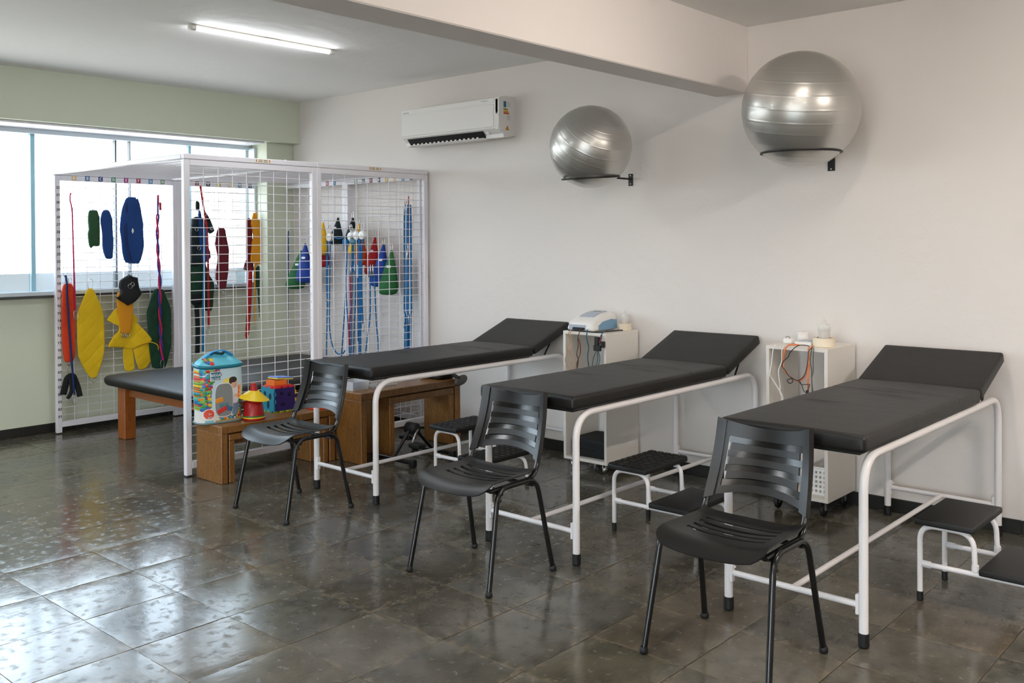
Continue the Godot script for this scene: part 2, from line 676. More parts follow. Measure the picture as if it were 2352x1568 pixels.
# slate paving, every stone a piece of its own
func floor_tiles() -> void:
	var fl := put("floor", MB.new().box(Vector3(-0.3, -0.12, -0.25), Vector3(11.7, -0.0035, 10.7)).done(), mat("grout", rgb(62, 57, 47), 0.5), self)
	tag(fl, "glossy dark slate tile floor with pale worn joints", "floor", "", "structure")
	var mats := []
	var n1 := noise_img(41, 0.006, 512, 512, 4).get_data()
	var n2 := noise_img(42, 0.022, 512, 512, 5).get_data()
	var n3 := noise_img(43, 0.09, 512, 512, 3).get_data()
	var n4 := noise_img(44, 0.012, 512, 512, 5).get_data()
	var rough := Image.create_empty(256, 256, false, Image.FORMAT_L8)
	for y in 256:
		for x in 256:
			var a: float = n4[(y * 2 * 512 + x * 2)] / 255.0
			var b: float = n3[(y * 2 * 512 + x * 2)] / 255.0
			var g := clampf(0.13 + 0.14 * smoothstep(0.5, 0.85, a) + 0.04 * b, 0.04, 0.6)
			rough.set_pixel(x, y, Color(g, g, g))
	var rt := ImageTexture.create_from_image(rough)
	# relief: soft cleft layers and fine grain
	var rel := Image.create_empty(512, 512, false, Image.FORMAT_RGBA8)
	for y in 512:
		for x in 512:
			var sx := (x * 1) % 512
			var sy := (y * 3) % 512
			var g: float = n4[sy * 512 + sx] / 255.0 * 0.6 + n1[((y * 2) % 512) * 512 + x] / 255.0 * 0.34 + n3[y * 512 + x] / 255.0 * 0.06
			rel.set_pixel(x, y, Color(g, g, g))
	var nt := bump(rel, 4.0)
	var tones := [Color(0.078, 0.070, 0.052), Color(0.062, 0.058, 0.046), Color(0.092, 0.081, 0.060), Color(0.070, 0.067, 0.055), Color(0.084, 0.070, 0.050), Color(0.058, 0.052, 0.039), Color(0.086, 0.080, 0.064), Color(0.074, 0.067, 0.047)]
	var S := 384
	for k in tones.size():
		var im := Image.create_empty(S, S, false, Image.FORMAT_RGB8)
		var ox := k * 61
		var oy := k * 37
		var base: Color = tones[k] * 1.35
		for y in S:
			var ey: float = minf(y, S - 1 - y) / float(S)
			for x in S:
				var i := ((y + oy) % 512) * 512 + ((x + ox) % 512)
				var a: float = n1[i] / 255.0
				var b: float = n2[i] / 255.0
				var c: float = n3[i] / 255.0
				var d: float = n2[(((y * 3) + oy) % 512) * 512 + ((x + ox * 2) % 512)] / 255.0
				var e: float = minf(ey, minf(x, S - 1 - x) / float(S))
				var tone := 0.95 + 0.55 * (a - 0.5) + 0.30 * (d - 0.5) + 0.10 * (c - 0.5)
				var col := base * maxf(tone, 0.25)
				# pale scuffs, most of them along the joints
				var s1: float = n1[(((y * 2) + oy * 3) % 512) * 512 + ((x + ox * 3) % 512)] / 255.0
				var wear := smoothstep(0.50, 0.78, s1 * 0.75 + 0.10 * (b - 0.5) + 0.08 + 0.16 * maxf(0.0, 1.0 - e / 0.11) - 0.1) * (0.16 + 0.5 * maxf(0.0, 1.0 - e / 0.16))
				wear = maxf(wear, 0.5 * smoothstep(0.02, 0.0, e) * smoothstep(0.40, 0.62, a * 0.6 + b * 0.4))
				col = col.lerp(Color(0.21, 0.172, 0.118), clampf(wear, 0.0, 0.75))
				im.set_pixel(x, y, Color(col.r, col.g, col.b).linear_to_srgb())
		var m := StandardMaterial3D.new()
		m.resource_name = "slate_%d" % k
		m.albedo_texture = ImageTexture.create_from_image(im)
		m.roughness_texture = rt
		m.roughness = 1.0
		m.metallic_specular = 0.5
		m.normal_enabled = true
		m.normal_texture = nt
		m.normal_scale = 0.055
		mats.append(m)
	# three stones, each with its own soft dips and chipped edges
	var rng := RandomNumberGenerator.new()
	rng.seed = 5
	var stones := []
	for s in 4:
		var fn := FastNoiseLite.new()
		fn.seed = 60 + s
		fn.frequency = 4.0
		var b := MB.new()
		b.smooth()
		var N := 10
		var P := 0.391
		var hs := []
		for i in N + 1:
			var row := []
			for j in N + 1:
				var x := (float(i) / N - 0.5) * (P - 0.004)
				var z := (float(j) / N - 0.5) * (P - 0.004)
				var edge := i == 0 or j == 0 or i == N or j == N
				var w := fn.get_noise_2d(x * 3.0, z * 3.0)
				row.append(Vector3(x + (w * 0.0022 if edge else 0.0), w * 0.0009 - (0.0009 if edge else 0.0), z + (fn.get_noise_2d(z * 9.0, x * 9.0) * 0.002 if edge else 0.0)))
			hs.append(row)
		for i in N:
			for j in N:
				var uv := []
				for c in [[i, j], [i + 1, j], [i + 1, j + 1], [i, j + 1]]:
					uv.append(Vector2(float(c[0]) / N, float(c[1]) / N))
				b.quad_uv([hs[i][j], hs[i + 1][j], hs[i + 1][j + 1], hs[i][j + 1]], uv, Vector3.UP)
		b.flat()
		for i in N:
			for e in [[hs[i][0], hs[i + 1][0], Vector3.FORWARD], [hs[i][N], hs[i + 1][N], Vector3.BACK], [hs[0][i], hs[0][i + 1], Vector3.LEFT], [hs[N][i], hs[N][i + 1], Vector3.RIGHT]]:
				b.quad(e[0], e[1], e[1] + Vector3(0, -0.006, 0), e[0] + Vector3(0, -0.006, 0), e[2])
		stones.append(b.done())
	# the grid measured on the floor: a joint crosses x = 4.62, z = 2.30
	var rest := []
	for i in range(-12, 18):
		for j in range(-6, 22):
			var c := Vector3(4.62 + (i + 0.5) * 0.391, -0.0012 + rng.randf_range(-0.0008, 0.0008), 2.30 + (j + 0.5) * 0.389)
			var bas := Basis(Vector3.UP, (rng.randi() % 4) * PI / 2.0) 
			bas = Basis(Vector3(rng.randf_range(-1, 1), 0, rng.randf_range(-1, 1)).normalized(), rng.randf_range(0.0, 0.0035)) * bas
			var stone: Mesh = stones[rng.randi() % 4]
			var m: Material = mats[rng.randi() % mats.size()]
			if c.x > 11.4 or c.z > 10.4 or c.x < 0.0:
				continue
			# what the picture can show: in front of the skirting, inside the frame
			var seen := c.z > -0.2 and c.z < 4.6 and c.x < 7.3 and (7.5 - c.x) * 0.747 - (5.09 - c.z) * 0.665 > -3.0 and (7.5 - c.x) * 0.665 + (5.09 - c.z) * 0.747 > 2.6
			if seen:
				var o := put("slate_tile", stone, m, fl, c)
				o.basis = bas
			else:
				rest.append([stone, Transform3D(bas, c)])
	var st := SurfaceTool.new()
	st.begin(Mesh.PRIMITIVE_TRIANGLES)
	for r in rest:
		st.append_from(r[0], 0, r[1])
	var o := put("slate_tiling", st.commit(), mats[3], fl)
	o.set_meta("kind", "stuff")


func windows() -> void:
	var w := thing("window_1", "long bright window of frameless glass sheets behind the cage", "window", Vector3(0.05, 1.045, 3.6), 0.0, "", "structure")
	var b := MB.new()
	# head, sill track and right jamb
	b.box(Vector3(-0.10, 1.055, 0.25), Vector3(0.10, 1.088, 7.0), 0.004)
	b.box(Vector3(-0.10, 2.275, 0.25), Vector3(0.06, 2.33, 7.0), 0.004)
	b.box(Vector3(-0.04, 1.088, 0.25), Vector3(0.02, 2.28, 0.285), 0.003)
	b.box(Vector3(0.05, 1.088, 0.25), Vector3(0.14, 2.29, 0.275), 0.003)
	rput("window_frame", b, M.frame_alu, w)
	rput("header_board", MB.new().box(Vector3(0.06, 2.312, 0.30), Vector3(0.34, 2.33, 7.0), 0.003), M.cage_paint, w)
	var c := MB.new()
	c.box(Vector3(-0.2, 1.032, 0.25), Vector3(0.03, 1.055, 7.0), 0.003)
	rput("sill", c, M.stone_sill, w)
	var zs := [0.285, 0.845, 1.42, 2.14, 2.86, 3.58, 4.30, 5.02, 5.74, 6.46, 7.0]
	for k in zs.size() - 1:
		var x := 0.01 if k % 2 == 0 else -0.02
		rput("pane", MB.new().box(Vector3(x - 0.004, 1.225, zs[k] - 0.03), Vector3(x + 0.004, 2.278, zs[k + 1] + 0.03)), M.pane, w)
		rput("frosted_pane", MB.new().box(Vector3(-0.004, 1.085, zs[k] + 0.004), Vector3(0.004, 1.222, zs[k + 1] - 0.004)), M.frosted, w)
	for e in [[0.83, 0.026, true], [1.36, 0.008, false], [1.48, 0.013, false], [2.125, 0.032, true], [2.86, 0.03, true], [3.58, 0.03, true], [5.0, 0.03, true]]:
		rput("sheet_edge", MB.new().box(Vector3(-0.03, 1.088, e[0] - e[1] / 2), Vector3(0.018, 2.275, e[0] + e[1] / 2), 0.002), M.edge_blue if e[2] else M.stone_sill, w)
	var w2 := thing("door_1", "wide sliding glass door in the wall behind the camera", "glass door", Vector3(7.8, 0.0, 10.6), 0.0, "", "structure")
	var f := MB.new()
	for x in [5.2, 6.49, 7.78, 9.07, 10.36]:
		f.box(Vector3(x, 0.0, 10.57), Vector3(x + 0.04, 2.4, 10.63), 0.004)
	f.box(Vector3(5.2, 0.0, 10.57), Vector3(10.4, 0.03, 10.63), 0.004)
	f.box(Vector3(5.2, 2.36, 10.57), Vector3(10.4, 2.4, 10.63), 0.004)
	rput("door_frame", f, M.white_paint, w2)
	for x in [5.24, 6.53, 7.82, 9.11]:
		rput("pane", MB.new().box(Vector3(x, 0.03, 10.596), Vector3(x + 1.25, 2.36, 10.604)), M.pane, w2)


# ------------------------------------------------------------------ examination beds
func beds() -> void:
	var t := thing("examination_bed", "nearest black vinyl bed, on the right, with the plain dark step stool beside it", "examination bed", Vector3(5.923, 0, 0.9035), 0.0, "black examination beds in a row")
	for s in [-1.0, 1.0]:
		var x: float = s * 0.267
		var b := MB.new()
		b.tube(fillet([Vector3(x, 0.045, 0.845), Vector3(x, 0.672, 0.845), Vector3(x, 0.672, -0.845), Vector3(x, 0.045, -0.845)], 0.125, 10), 0.0165, 14)
		var fr := put("side_frame", b.done(), M.white_paint, t)
		for z in [0.845, -0.845]:
			put("rubber_foot", MB.new().lathe([Vector2(0.0, 0.0), Vector2(0.0175, 0.0), Vector2(0.0195, 0.004), Vector2(0.0195, 0.048), Vector2(0.0165, 0.05)], 16, Transform3D(Basis(), Vector3(x, 0, z)), true).done(), M.rubber, fr)
	for z in [0.845, -0.845]:
		var b := MB.new()
		b.tube([Vector3(-0.245, 0.147, z), Vector3(0.245, 0.147, z)], 0.0115, 12)
		var c := put("cross_bar", b.done(), M.white_paint, t)
		for s in [-1.0, 1.0]:
			var p := MB.new()
			p.box(Vector3(s * 0.249 - 0.009, 0.112, z - 0.011), Vector3(s * 0.249 + 0.003, 0.185, z + 0.011), 0.002)
			p.lathe([Vector2(0.0, 0.004), Vector2(0.004, 0.003), Vector2(0.005, 0.0)], 8, Transform3D(Basis(Vector3(0, 0, 1), PI / 2 * s), Vector3(s * 0.24, 0.172, z)))
			put("joint_plate", p.done(), M.white_paint, c)
	put("long_bar", MB.new().tube([Vector3(0, 0.147, 0.835), Vector3(0, 0.147, -0.835)], 0.0115, 12).done(), M.white_paint, t)
	put("bed_board", MB.new().box(Vector3(-0.262, 0.683, -0.47), Vector3(0.262, 0.694, 0.86), 0.003).done(), M.dark, t)
	# mattress with a slight crown and a few creases
	var crease := FastNoiseLite.new()
	crease.seed = 8
	crease.frequency = 1.0
	var bend := func(p: Vector3) -> Vector3:
		var q := p
		var w := clampf(p.y / 0.03, 0.0, 1.0)
		q.y += w * (0.004 * cos(p.x * 5.2) + 0.0006 * crease.get_noise_2d(p.x * 4.0, p.z * 9.0))
		for f in [[-0.40, 0.10, 0.20], [-0.33, -0.08, 0.16], [-0.24, 0.05, 0.12], [0.1, -0.14, 0.1]]:
			var d: float = (p.z - f[0] - 0.15 * p.x * p.x - 0.12 * p.x) / 0.011
			q.y -= w * 0.0060 * exp(-d * d) * exp(-pow((p.x - f[1]) / f[2], 2.0))
			var d2: float = d - 1.9
			q.y += w * 0.0034 * exp(-d2 * d2) * exp(-pow((p.x - f[1]) / f[2], 2.0))
		q.x += 0.0014 * crease.get_noise_2d(p.z * 4.0, p.y * 12.0) * clampf(absf(p.x) * 4.0, 0.0, 1.0)
		q.z += 0.003 * crease.get_noise_2d(p.x * 12.0, p.y * 40.0) * clampf(absf(p.z) - 0.6, 0.0, 0.1) * 10.0
		return q
	put("mattress", MB.new().cushion(Vector3(0.575, 0.064, 1.37), 0.017, Vector3i(20, 2, 110), bend, Transform3D(Basis(), Vector3(0.003, 0.726, 0.205))).done(), M.vinyl, t)
	var hx := Transform3D(Basis(Vector3.RIGHT, 0.36), Vector3(0.003, 0.727, -0.482))
	var hb := func(p: Vector3) -> Vector3:
		return p + Vector3(0, clampf(p.y / 0.03, 0.0, 1.0) * (0.0010 * crease.get_noise_2d(p.x * 4.0, p.z * 8.0 + 7.0)), 0)
	put("headrest", MB.new().cushion(Vector3(0.575, 0.056, 0.405), 0.014, Vector3i(16, 2, 24), hb, hx * Transform3D(Basis(), Vector3(0, 0.0, -0.205))).done(), M.vinyl, t)
	for s in [-1.0, 1.0]:
		put("headrest_strut", MB.new().tube([Vector3(s * 0.25, 0.77, -0.70), Vector3(s * 0.255, 0.675, -0.62)], 0.005, 8).done(), M.black_tube, t)
	copy_of(t, Vector3(4.624, 0, 0.891), "middle black vinyl bed, between the two white open cabinets")
	copy_of(t, Vector3(3.186, 0, 0.838), "farthest black vinyl bed, beside the white cage over the wooden benches")


# ------------------------------------------------------------------ black plastic chairs
func chairs() -> void:
	var t := thing("plastic_chair", "nearest black slatted plastic chair, in front of the nearest bed", "chair", Vector3(5.865, 0, 2.094), 0.0, "black plastic chairs in a row")
	for s in [-1.0, 1.0]:
		var b := MB.new()
		b.tube(fillet([Vector3(s * 0.236, 0.012, 0.208), Vector3(s * 0.214, 0.418, 0.125), Vector3(s * 0.214, 0.418, -0.125), Vector3(s * 0.236, 0.012, -0.208)], 0.062, 8), 0.0112, 12)
		var l := put("leg_frame", b.done(), M.black_tube, t)
		for z in [0.209, -0.209]:
			put("foot_cap", MB.new().lathe([Vector2(0.0, 0.0), Vector2(0.013, 0.0), Vector2(0.0155, 0.004), Vector2(0.0155, 0.014), Vector2(0.0125, 0.022), Vector2(0.0112, 0.024)], 12, Transform3D(Basis(), Vector3(s * 0.2365, 0, z))).done(), M.rubber, l)
		# flattened tube under the seat that turns up to carry the back
		var u := MB.new()
		u.tube(fillet([Vector3(s * 0.197, 0.412, 0.155), Vector3(s * 0.197, 0.419, -0.132), Vector3(s * 0.193, 0.52, -0.173), Vector3(s * 0.188, 0.60, -0.196)], 0.05, 8), 0.0125, 12, false, -1.0, 0.7)
		put("back_support", u.done(), M.black_tube, t)
		var k := MB.new()
		k.lathe([Vector2(0.0, 0.016), Vector2(0.007, 0.013), Vector2(0.009, 0.006), Vector2(0.006, 0.0)], 12, Transform3D(Basis(Vector3(0, 0, 1), -PI / 2 * s), Vector3(s * 0.214, 0.374, 0.124)))
		put("bolt", k.done(), M.rubber, t)
	for z in [0.10, -0.10]:
		put("cross_tube", MB.new().tube([Vector3(-0.214, 0.395, z), Vector3(0.214, 0.395, z)], 0.009, 10).done(), M.black_tube, t)
	# moulded seat: solid front, curved openings behind
	var sf := func(u: float, w: float) -> Vector3:
		var a := u * 2.0 - 1.0
		var half := 0.208 * (1.0 - 0.16 * pow(maxf(0.0, (0.14 - w) / 0.14), 2.5)) * (1.0 - 0.05 * w)
		var y := 0.431 + 0.012 * a * a * a * a - 0.010 * (1.0 - a * a) * sin(PI * clampf(w, 0.0, 1.0)) - 0.040 * pow(maxf(0.0, (0.24 - w) / 0.24), 2.0) + 0.012 * pow(maxf(0.0, (w - 0.85) / 0.15), 2.0)
		return Vector3(a * half, y, 0.205 - w * 0.338 + 0.02 * (1.0 - a * a) * (1.0 - w))
	var seat := MB.new()
	var part := func(u0: float, u1: float, w0: float, w1: float, bow: float, nu: int, nv: int, down := 0.0) -> void:
		seat.sheet(func(p: float, q: float) -> Vector3:
			var u := lerpf(u0, u1, p)
			var a := u * 2.0 - 1.0
			var w := lerpf(w0, w1, q) - bow * (1.0 - a * a / 0.55)
			return sf.call(u, clampf(w, 0.0, 1.0)) - Vector3(0, down, 0), nu, nv, 0.005)
	part.call(0.0, 1.0, 0.0, 0.42, 0.0, 24, 14)
	part.call(0.0, 0.13, 0.42, 1.0, 0.0, 4, 12)
	part.call(0.87, 1.0, 0.42, 1.0, 0.0, 4, 12)
	part.call(0.13, 0.87, 0.90, 1.0, 0.0, 16, 3)
	for k in [0.475, 0.60, 0.725]:
		part.call(0.13, 0.87, k, k + 0.075, 0.025, 18, 2)
	part.call(0.13, 0.87, 0.83, 0.90, 0.0, 16, 2)
	put("seat", seat.done(), M.chair_plastic, t)
	# moulded back: bowed frame, three proud slats, glossy strips set back between them
	var bf := func(a: float, w: float) -> Vector3:
		var half := lerpf(0.199, 0.181, w)
		var bow := a * a
		var yb := 0.515 - 0.030 * pow(absf(a), 2.2)
		var yt := 0.742 + 0.030 * pow(absf(a), 2.2)
		return Vector3(a * half, lerpf(yb, yt, w), lerpf(-0.208, -0.282, w) + 0.046 * bow - 0.012 * sin(PI * w))
	var bp := func(mb: MB, a0: float, a1: float, w0: float, w1: float, off: float, th: float, nu: int, nv: int) -> void:
		mb.sheet(func(p: float, q: float) -> Vector3: return bf.call(lerpf(a0, a1, p), lerpf(w0, w1, q)) + Vector3(0, off * 0.25, off), nu, nv, th)
	var back := MB.new()
	bp.call(back, -1.0, 1.0, 0.795, 1.0, 0.0, 0.006, 28, 6)
	bp.call(back, -1.0, 1.0, 0.0, 0.105, 0.0, 0.006, 28, 4)
	bp.call(back, -1.0, -0.80, 0.105, 0.795, 0.0, 0.006, 5, 10)
	bp.call(back, 0.80, 1.0, 0.105, 0.795, 0.0, 0.006, 5, 10)
	for s in [-1.0, 1.0]:
		bp.call(back, s * 0.86, s * 1.03, -0.02, 1.0, 0.008, 0.02, 5, 14)
	var shell := put("backrest", back.done(), M.chair_plastic, t)
	var per := (0.795 - 0.105) / 7.36
	for k in 4:
		var w0 := 0.105 + k * per * 2.12
		var strip := MB.new()
		bp.call(strip, -0.80, 0.80, w0, w0 + per, -0.006, 0.004, 24, 2)
		put("back_strip", strip.done(), M.chair_gloss, shell)
		if k < 3:
			var sl := MB.new()
			bp.call(sl, -0.735, 0.735, w0 + per, w0 + per * 2.12, 0.003, 0.006, 24, 2)
			put("slat", sl.done(), M.chair_plastic, shell)
	copy_of(t, Vector3(4.622, 0, 2.072), "middle black slatted plastic chair, in front of the middle bed", 0.012)
	copy_of(t, Vector3(3.160, 0, 2.022), "farthest black slatted plastic chair, in front of the low wooden bench")


# ------------------------------------------------------------------ two-step stools
func stools() -> void:
	var kinds := [[Vector3(6.425, 0, 1.015), "white two-step stool with smooth dark treads beside the nearest bed", false], [Vector3(4.955, 0, 1.055), "white two-step stool beside the middle bed, its upper tread studded", true], [Vector3(3.55, 0, 0.945), "white two-step stool beside the farthest bed, both treads studded", true]]
	for n in 3:
		var kd: Array = kinds[n]
		var t := thing("step_stool", kd[1], "step stool", kd[0], 0.0, "white step stools beside the beds")
		for s in [-1.0, 1.0]:
			var z: float = s * 0.152
			var b := MB.new()
			b.tube(fillet([Vector3(-0.235, 0.035, z), Vector3(-0.235, 0.305, z), Vector3(-0.035, 0.305, z), Vector3(-0.028, 0.162, z)], 0.062, 8), 0.0105, 12)
			b.box(Vector3(-0.041, 0.150, z - 0.007), Vector3(-0.015, 0.19, z + 0.007), 0.004)
			var fr := put("upper_frame", b.done(), M.white_paint, t)
			put("rubber_foot", MB.new().lathe([Vector2(0.0, 0.0), Vector2(0.0115, 0.0), Vector2(0.0125, 0.003), Vector2(0.0125, 0.036), Vector2(0.0105, 0.038)], 12, Transform3D(Basis(), Vector3(-0.235, 0, z)), true).done(), M.rubber, fr)
			var c := MB.new()
			c.tube(fillet([Vector3(-0.226, 0.15, z), Vector3(0.225, 0.15, z), Vector3(0.235, 0.035, z)], 0.055, 8), 0.0105, 12)
			c.box(Vector3(-0.228, 0.136, z - 0.005), Vector3(-0.19, 0.164, z + 0.005), 0.004)
			var lo := put("lower_frame", c.done(), M.white_paint, t)
			put("rubber_foot", MB.new().lathe([Vector2(0.0, 0.0), Vector2(0.0115, 0.0), Vector2(0.0125, 0.003), Vector2(0.0125, 0.036), Vector2(0.0105, 0.038)], 12, Transform3D(Basis(), Vector3(0.235, 0, z)), true).done(), M.rubber, lo)
		for k in 2:
			var lo := Vector3(-0.245, 0.314, -0.195) if k == 0 else Vector3(-0.005, 0.160, -0.195)
			var hi := lo + Vector3(0.225, 0.026, 0.39)
			var tr := MB.new()
			tr.cushion(hi - lo, 0.006, Vector3i(2, 1, 2), null, Transform3D(Basis(), (lo + hi) / 2.0))
			var studded: bool = kd[2] and (k == 0 or n == 2)
			if studded:
				for i in 5:
					for j in 8:
						var c := Vector3(lo.x + 0.022 + i * 0.045, hi.y + 0.0012, lo.z + 0.024 + j * 0.049)
						tr.box(c - Vector3(0.018, 0.0025, 0.019), c + Vector3(0.018, 0.0025, 0.019), 0.002)
			put("tread", tr.done(), M.tread, t)


# ------------------------------------------------------------------ the white mesh cage
func cage() -> void:
	var t := thing("mesh_cage", "white steel pulley cage of wire mesh with straps hanging inside", "cage", Vector3(1.1, 0, 1.01))
	var o := -t.position
	var wires := {}
	var wire := func(a: Vector3, b: Vector3, parent: Node3D) -> void:
		var d := b - a
		var key := snappedf(d.length(), 0.001)
		if not wires.has(key):
			wires[key] = MB.new().tube([Vector3(0, 0, 0), Vector3(0, 0, key)], 0.0026, 6).done()
		var w := put("wire", wires[key], M.cage_paint, parent, a)
		if absf(d.y) > 0.1:
			w.basis = Basis(Vector3.RIGHT, -PI / 2)
		elif absf(d.x) > 0.1:
			w.basis = Basis(Vector3.UP, PI / 2)
	# panels: [where along, from, to, lies in x?, plane]; 4 cm frames, one metre wide
	var panels := [["x", 2.08, 1.055, 2.055, 1.916], ["x", 2.08, 0.0, 1.055, 0.906], ["x", 0.11, 1.01, 2.01, 1.871], ["x", 0.11, 0.0, 1.01, 0.865], ["z", 0.03, 0.13, 1.13, 0.30], ["z", 0.03, 1.13, 2.06, 1.279]]
	for p in panels:
		var along_z: bool = p[0] == "x"
		var at := func(s: float, y: float) -> Vector3: return (Vector3(p[1], y, s) if along_z else Vector3(s, y, p[1])) + o
		var h := Vector3(0.018, 0, 0) if along_z else Vector3(0, 0, 0.018)
		var fr := MB.new()
		var lw := 0.11 if p[0] == "z" and p[2] < 0.5 else 0.04
		fr.box(at.call(p[2], 0.006) - h, at.call(p[2] + lw, 1.966) + h, 0.004)
		fr.box(at.call(p[3] - 0.04, 0.006) - h, at.call(p[3], 1.966) + h, 0.004)
		fr.box(at.call(p[2] + lw, 1.926) - h * 0.98, at.call(p[3] - 0.04, 1.965) + h * 0.98, 0.003)
		fr.box(at.call(p[2] + lw, 0.048) - h * 0.98, at.call(p[3] - 0.04, 0.09) + h * 0.98, 0.003)
		var f := put("panel_frame", fr.done(), M.cage_paint, t)
		for s in [p[2] + lw / 2, p[3] - 0.02]:
			var fo := MB.new()
			var c: Vector3 = at.call(s, 0.0)
			fo.box(c - Vector3(0.017, 0, 0.017), c + Vector3(0.017, 0.006, 0.017))
			put("foot_plate", fo.done(), M.rubber, f)
		for k in 32:
			var y := 0.137 + 0.0562 * k
			wire.call(at.call(p[2] + lw, y), at.call(p[3] - 0.04, y), f)
		for k in 9:
			var s: float = p[4] - 0.1035 * k if along_z else p[4] + 0.0975 * k
			if s > p[2] + lw + 0.005 and s < p[3] - 0.045:
				wire.call(at.call(s, 0.09) + h * 0.25, at.call(s, 1.926) + h * 0.25, f)
	# roof: rim and mesh
	var rim := MB.new()
	for x in [[2.06, 2.10], [0.09, 0.13]]:
		rim.box(Vector3(x[0], 1.966, 1.056) + o, Vector3(x[1], 2.0, 2.055) + o, 0.004)
		rim.box(Vector3(x[0], 1.966, 0.0) + o, Vector3(x[1], 2.0, 1.054) + o, 0.004)
	for z in [[2.015, 2.055], [1.035, 1.075], [0.0, 0.04]]:
		rim.box(Vector3(0.13, 1.967, z[0]) + o, Vector3(2.06, 1.999, z[1]) + o, 0.004)
	put("roof_rim", rim.done(), M.cage_paint, t)
	var mesh := MB.new()
	for k in 34:
		var x := 0.16 + 0.0562 * k
		mesh.tube([Vector3(x, 1.978, 0.03) + o, Vector3(x, 1.978, 2.03) + o], 0.0026, 5)
	for k in 19:
		var z := 0.10 + 0.1035 * k
		mesh.tube([Vector3(0.12, 1.983, z) + o, Vector3(2.07, 1.983, z) + o], 0.0026, 5)
	var rm := put("roof_mesh", mesh.done(), M.cage_paint, t)
	rm.set_meta("kind", "stuff")
	var bolts := MB.new()
	for z in [0.35, 0.75, 1.30, 1.75]:
		bolts.lathe([Vector2(0.008, 0.0), Vector2(0.007, 0.004), Vector2(0.0, 0.006)], 8, Transform3D(Basis(), Vector3(2.08, 2.0, z) + o))
	put("bolt", bolts.done(), M.white_paint, t)
	# row numbers up two of the posts
	for k in 32:
		var s := "%02d" % (k + 1)
		var y := 0.130 + 0.0562 * k
		var n1 := put("row_number", text_mesh(s, 0.020), M.dark, t, Vector3(0.1285, y, 1.987) + o)
		n1.rotation.y = PI / 2
		put("row_number", text_mesh(s, 0.020), M.dark, t, Vector3(0.185, y, 0.0485) + o)
	# lettered squares along the top rails
	var hues := [rgb(226, 190, 130), rgb(40, 110, 160), rgb(20, 50, 110), rgb(60, 140, 90), rgb(170, 40, 120), rgb(160, 20, 60), rgb(30, 120, 170), rgb(110, 150, 110), rgb(10, 90, 90), rgb(120, 20, 50), rgb(30, 30, 36), rgb(210, 170, 50)]
	for k in 12:
		mat("sign_%d" % k, hues[k], 0.5)
	for k in 28:
		var letter := char(65 + k % 26)
		var p: Vector3
		var turn := 0.0
		if k < 17:
			p = Vector3(0.1285, 1.95, (1.866 if k < 8 else 1.76) - 0.1035 * k) + o
			turn = PI / 2
			if p.z + 1.01 < 0.06:
				continue
		else:
			var i := k - 17
			p = Vector3((0.895 + 0.1 * i) if i < 2 else (1.279 + 0.0975 * (i - 2)), 1.948, 0.0485) + o
			if p.x + 1.1 > 2.02:
				continue
		var sg := MB.new()
		sg.box(Vector3(-0.017, -0.018, -0.001), Vector3(0.017, 0.018, 0.0008))
		var sq := put("letter_plate", sg.done(), M["sign_%d" % (k % 12)], t, p)
		sq.rotation.y = turn
		put("letter", text_mesh(letter, 0.024), M.white_paint, sq, Vector3(0, 0, 0.0015))
	# small stickers with arrows on the front rim
	for z in [1.49, 0.53]:
		var st := MB.new()
		st.box(Vector3(2.1, 1.972, z - 0.06) + o, Vector3(2.1008, 1.996, z + 0.06) + o)
		var sk := put("sticker", st.done(), M.tape, t)
		for s in [-0.05, 0.05]:
			var ar := MB.new()
			ar.prism([Vector2(-0.002, -0.009), Vector2(0.002, -0.009), Vector2(0.002, 0.002), Vector2(0.005, 0.002), Vector2(0, 0.010), Vector2(-0.005, 0.002), Vector2(-0.002, 0.002)], 0.0006, Transform3D(Basis(Vector3.UP, PI / 2), Vector3(2.1008, 1.984, z + s) + o))
			put("arrow", ar.done(), M.red_cloth, sk)
		var ln := MB.new()
		for y in [1.989, 1.979]:
			for w in [[-0.035, -0.004], [0.004, 0.036]]:
				ln.box(Vector3(2.1008, y - 0.002, z + w[0]) + o, Vector3(2.1013, y + 0.002, z + w[1]) + o)
		put("print", ln.done(), M.grey_wire, sk)


# a thing that hangs on the mesh; its parts are made in room coordinates
func hang(called: String, label: String, base: Vector3, group: String, category := "strap") -> Node3D:
	return thing(called, label, category, base, 0.0, group)


func v2(a: Array) -> Array:
	var out := []
	for i in range(0, a.size(), 2):
		out.append(Vector2(a[i], a[i + 1]))
	return out


# an outline on the back panel (z, y) or the end panel (x, y)
func back_pillow(poly: Array, x: float, t: float, wave := 0.004) -> MB:
	return MB.new().pillow(v2(poly), t, Vector3(x, 0, 0), Vector3(0, 0, 1), Vector3(0, 1, 0), true, wave)


func snap_hook(b: MB, c: Vector3, len_: float, side: Vector3, r := 0.0022) -> void:
	var pts := []
	for p in [[0.0, 0.0], [0.35, 0.12], [0.5, 0.5], [0.42, 0.86], [0.0, 1.0], [-0.42, 0.86], [-0.5, 0.5], [-0.35, 0.12]]:
		pts.append(c + side * p[0] * len_ * 0.42 + Vector3(0, p[1] * len_, 0))
	b.bits.append(MB.new().tube(curve(pts, 3, true), r, 6, true))


func ring(b: MB, c: Vector3, r: float, side: Vector3, thick := 0.0022) -> void:
	b.bits.append(MB.new().tube(ring_pts(c, r, side, Vector3.UP, 14), thick, 6, true))


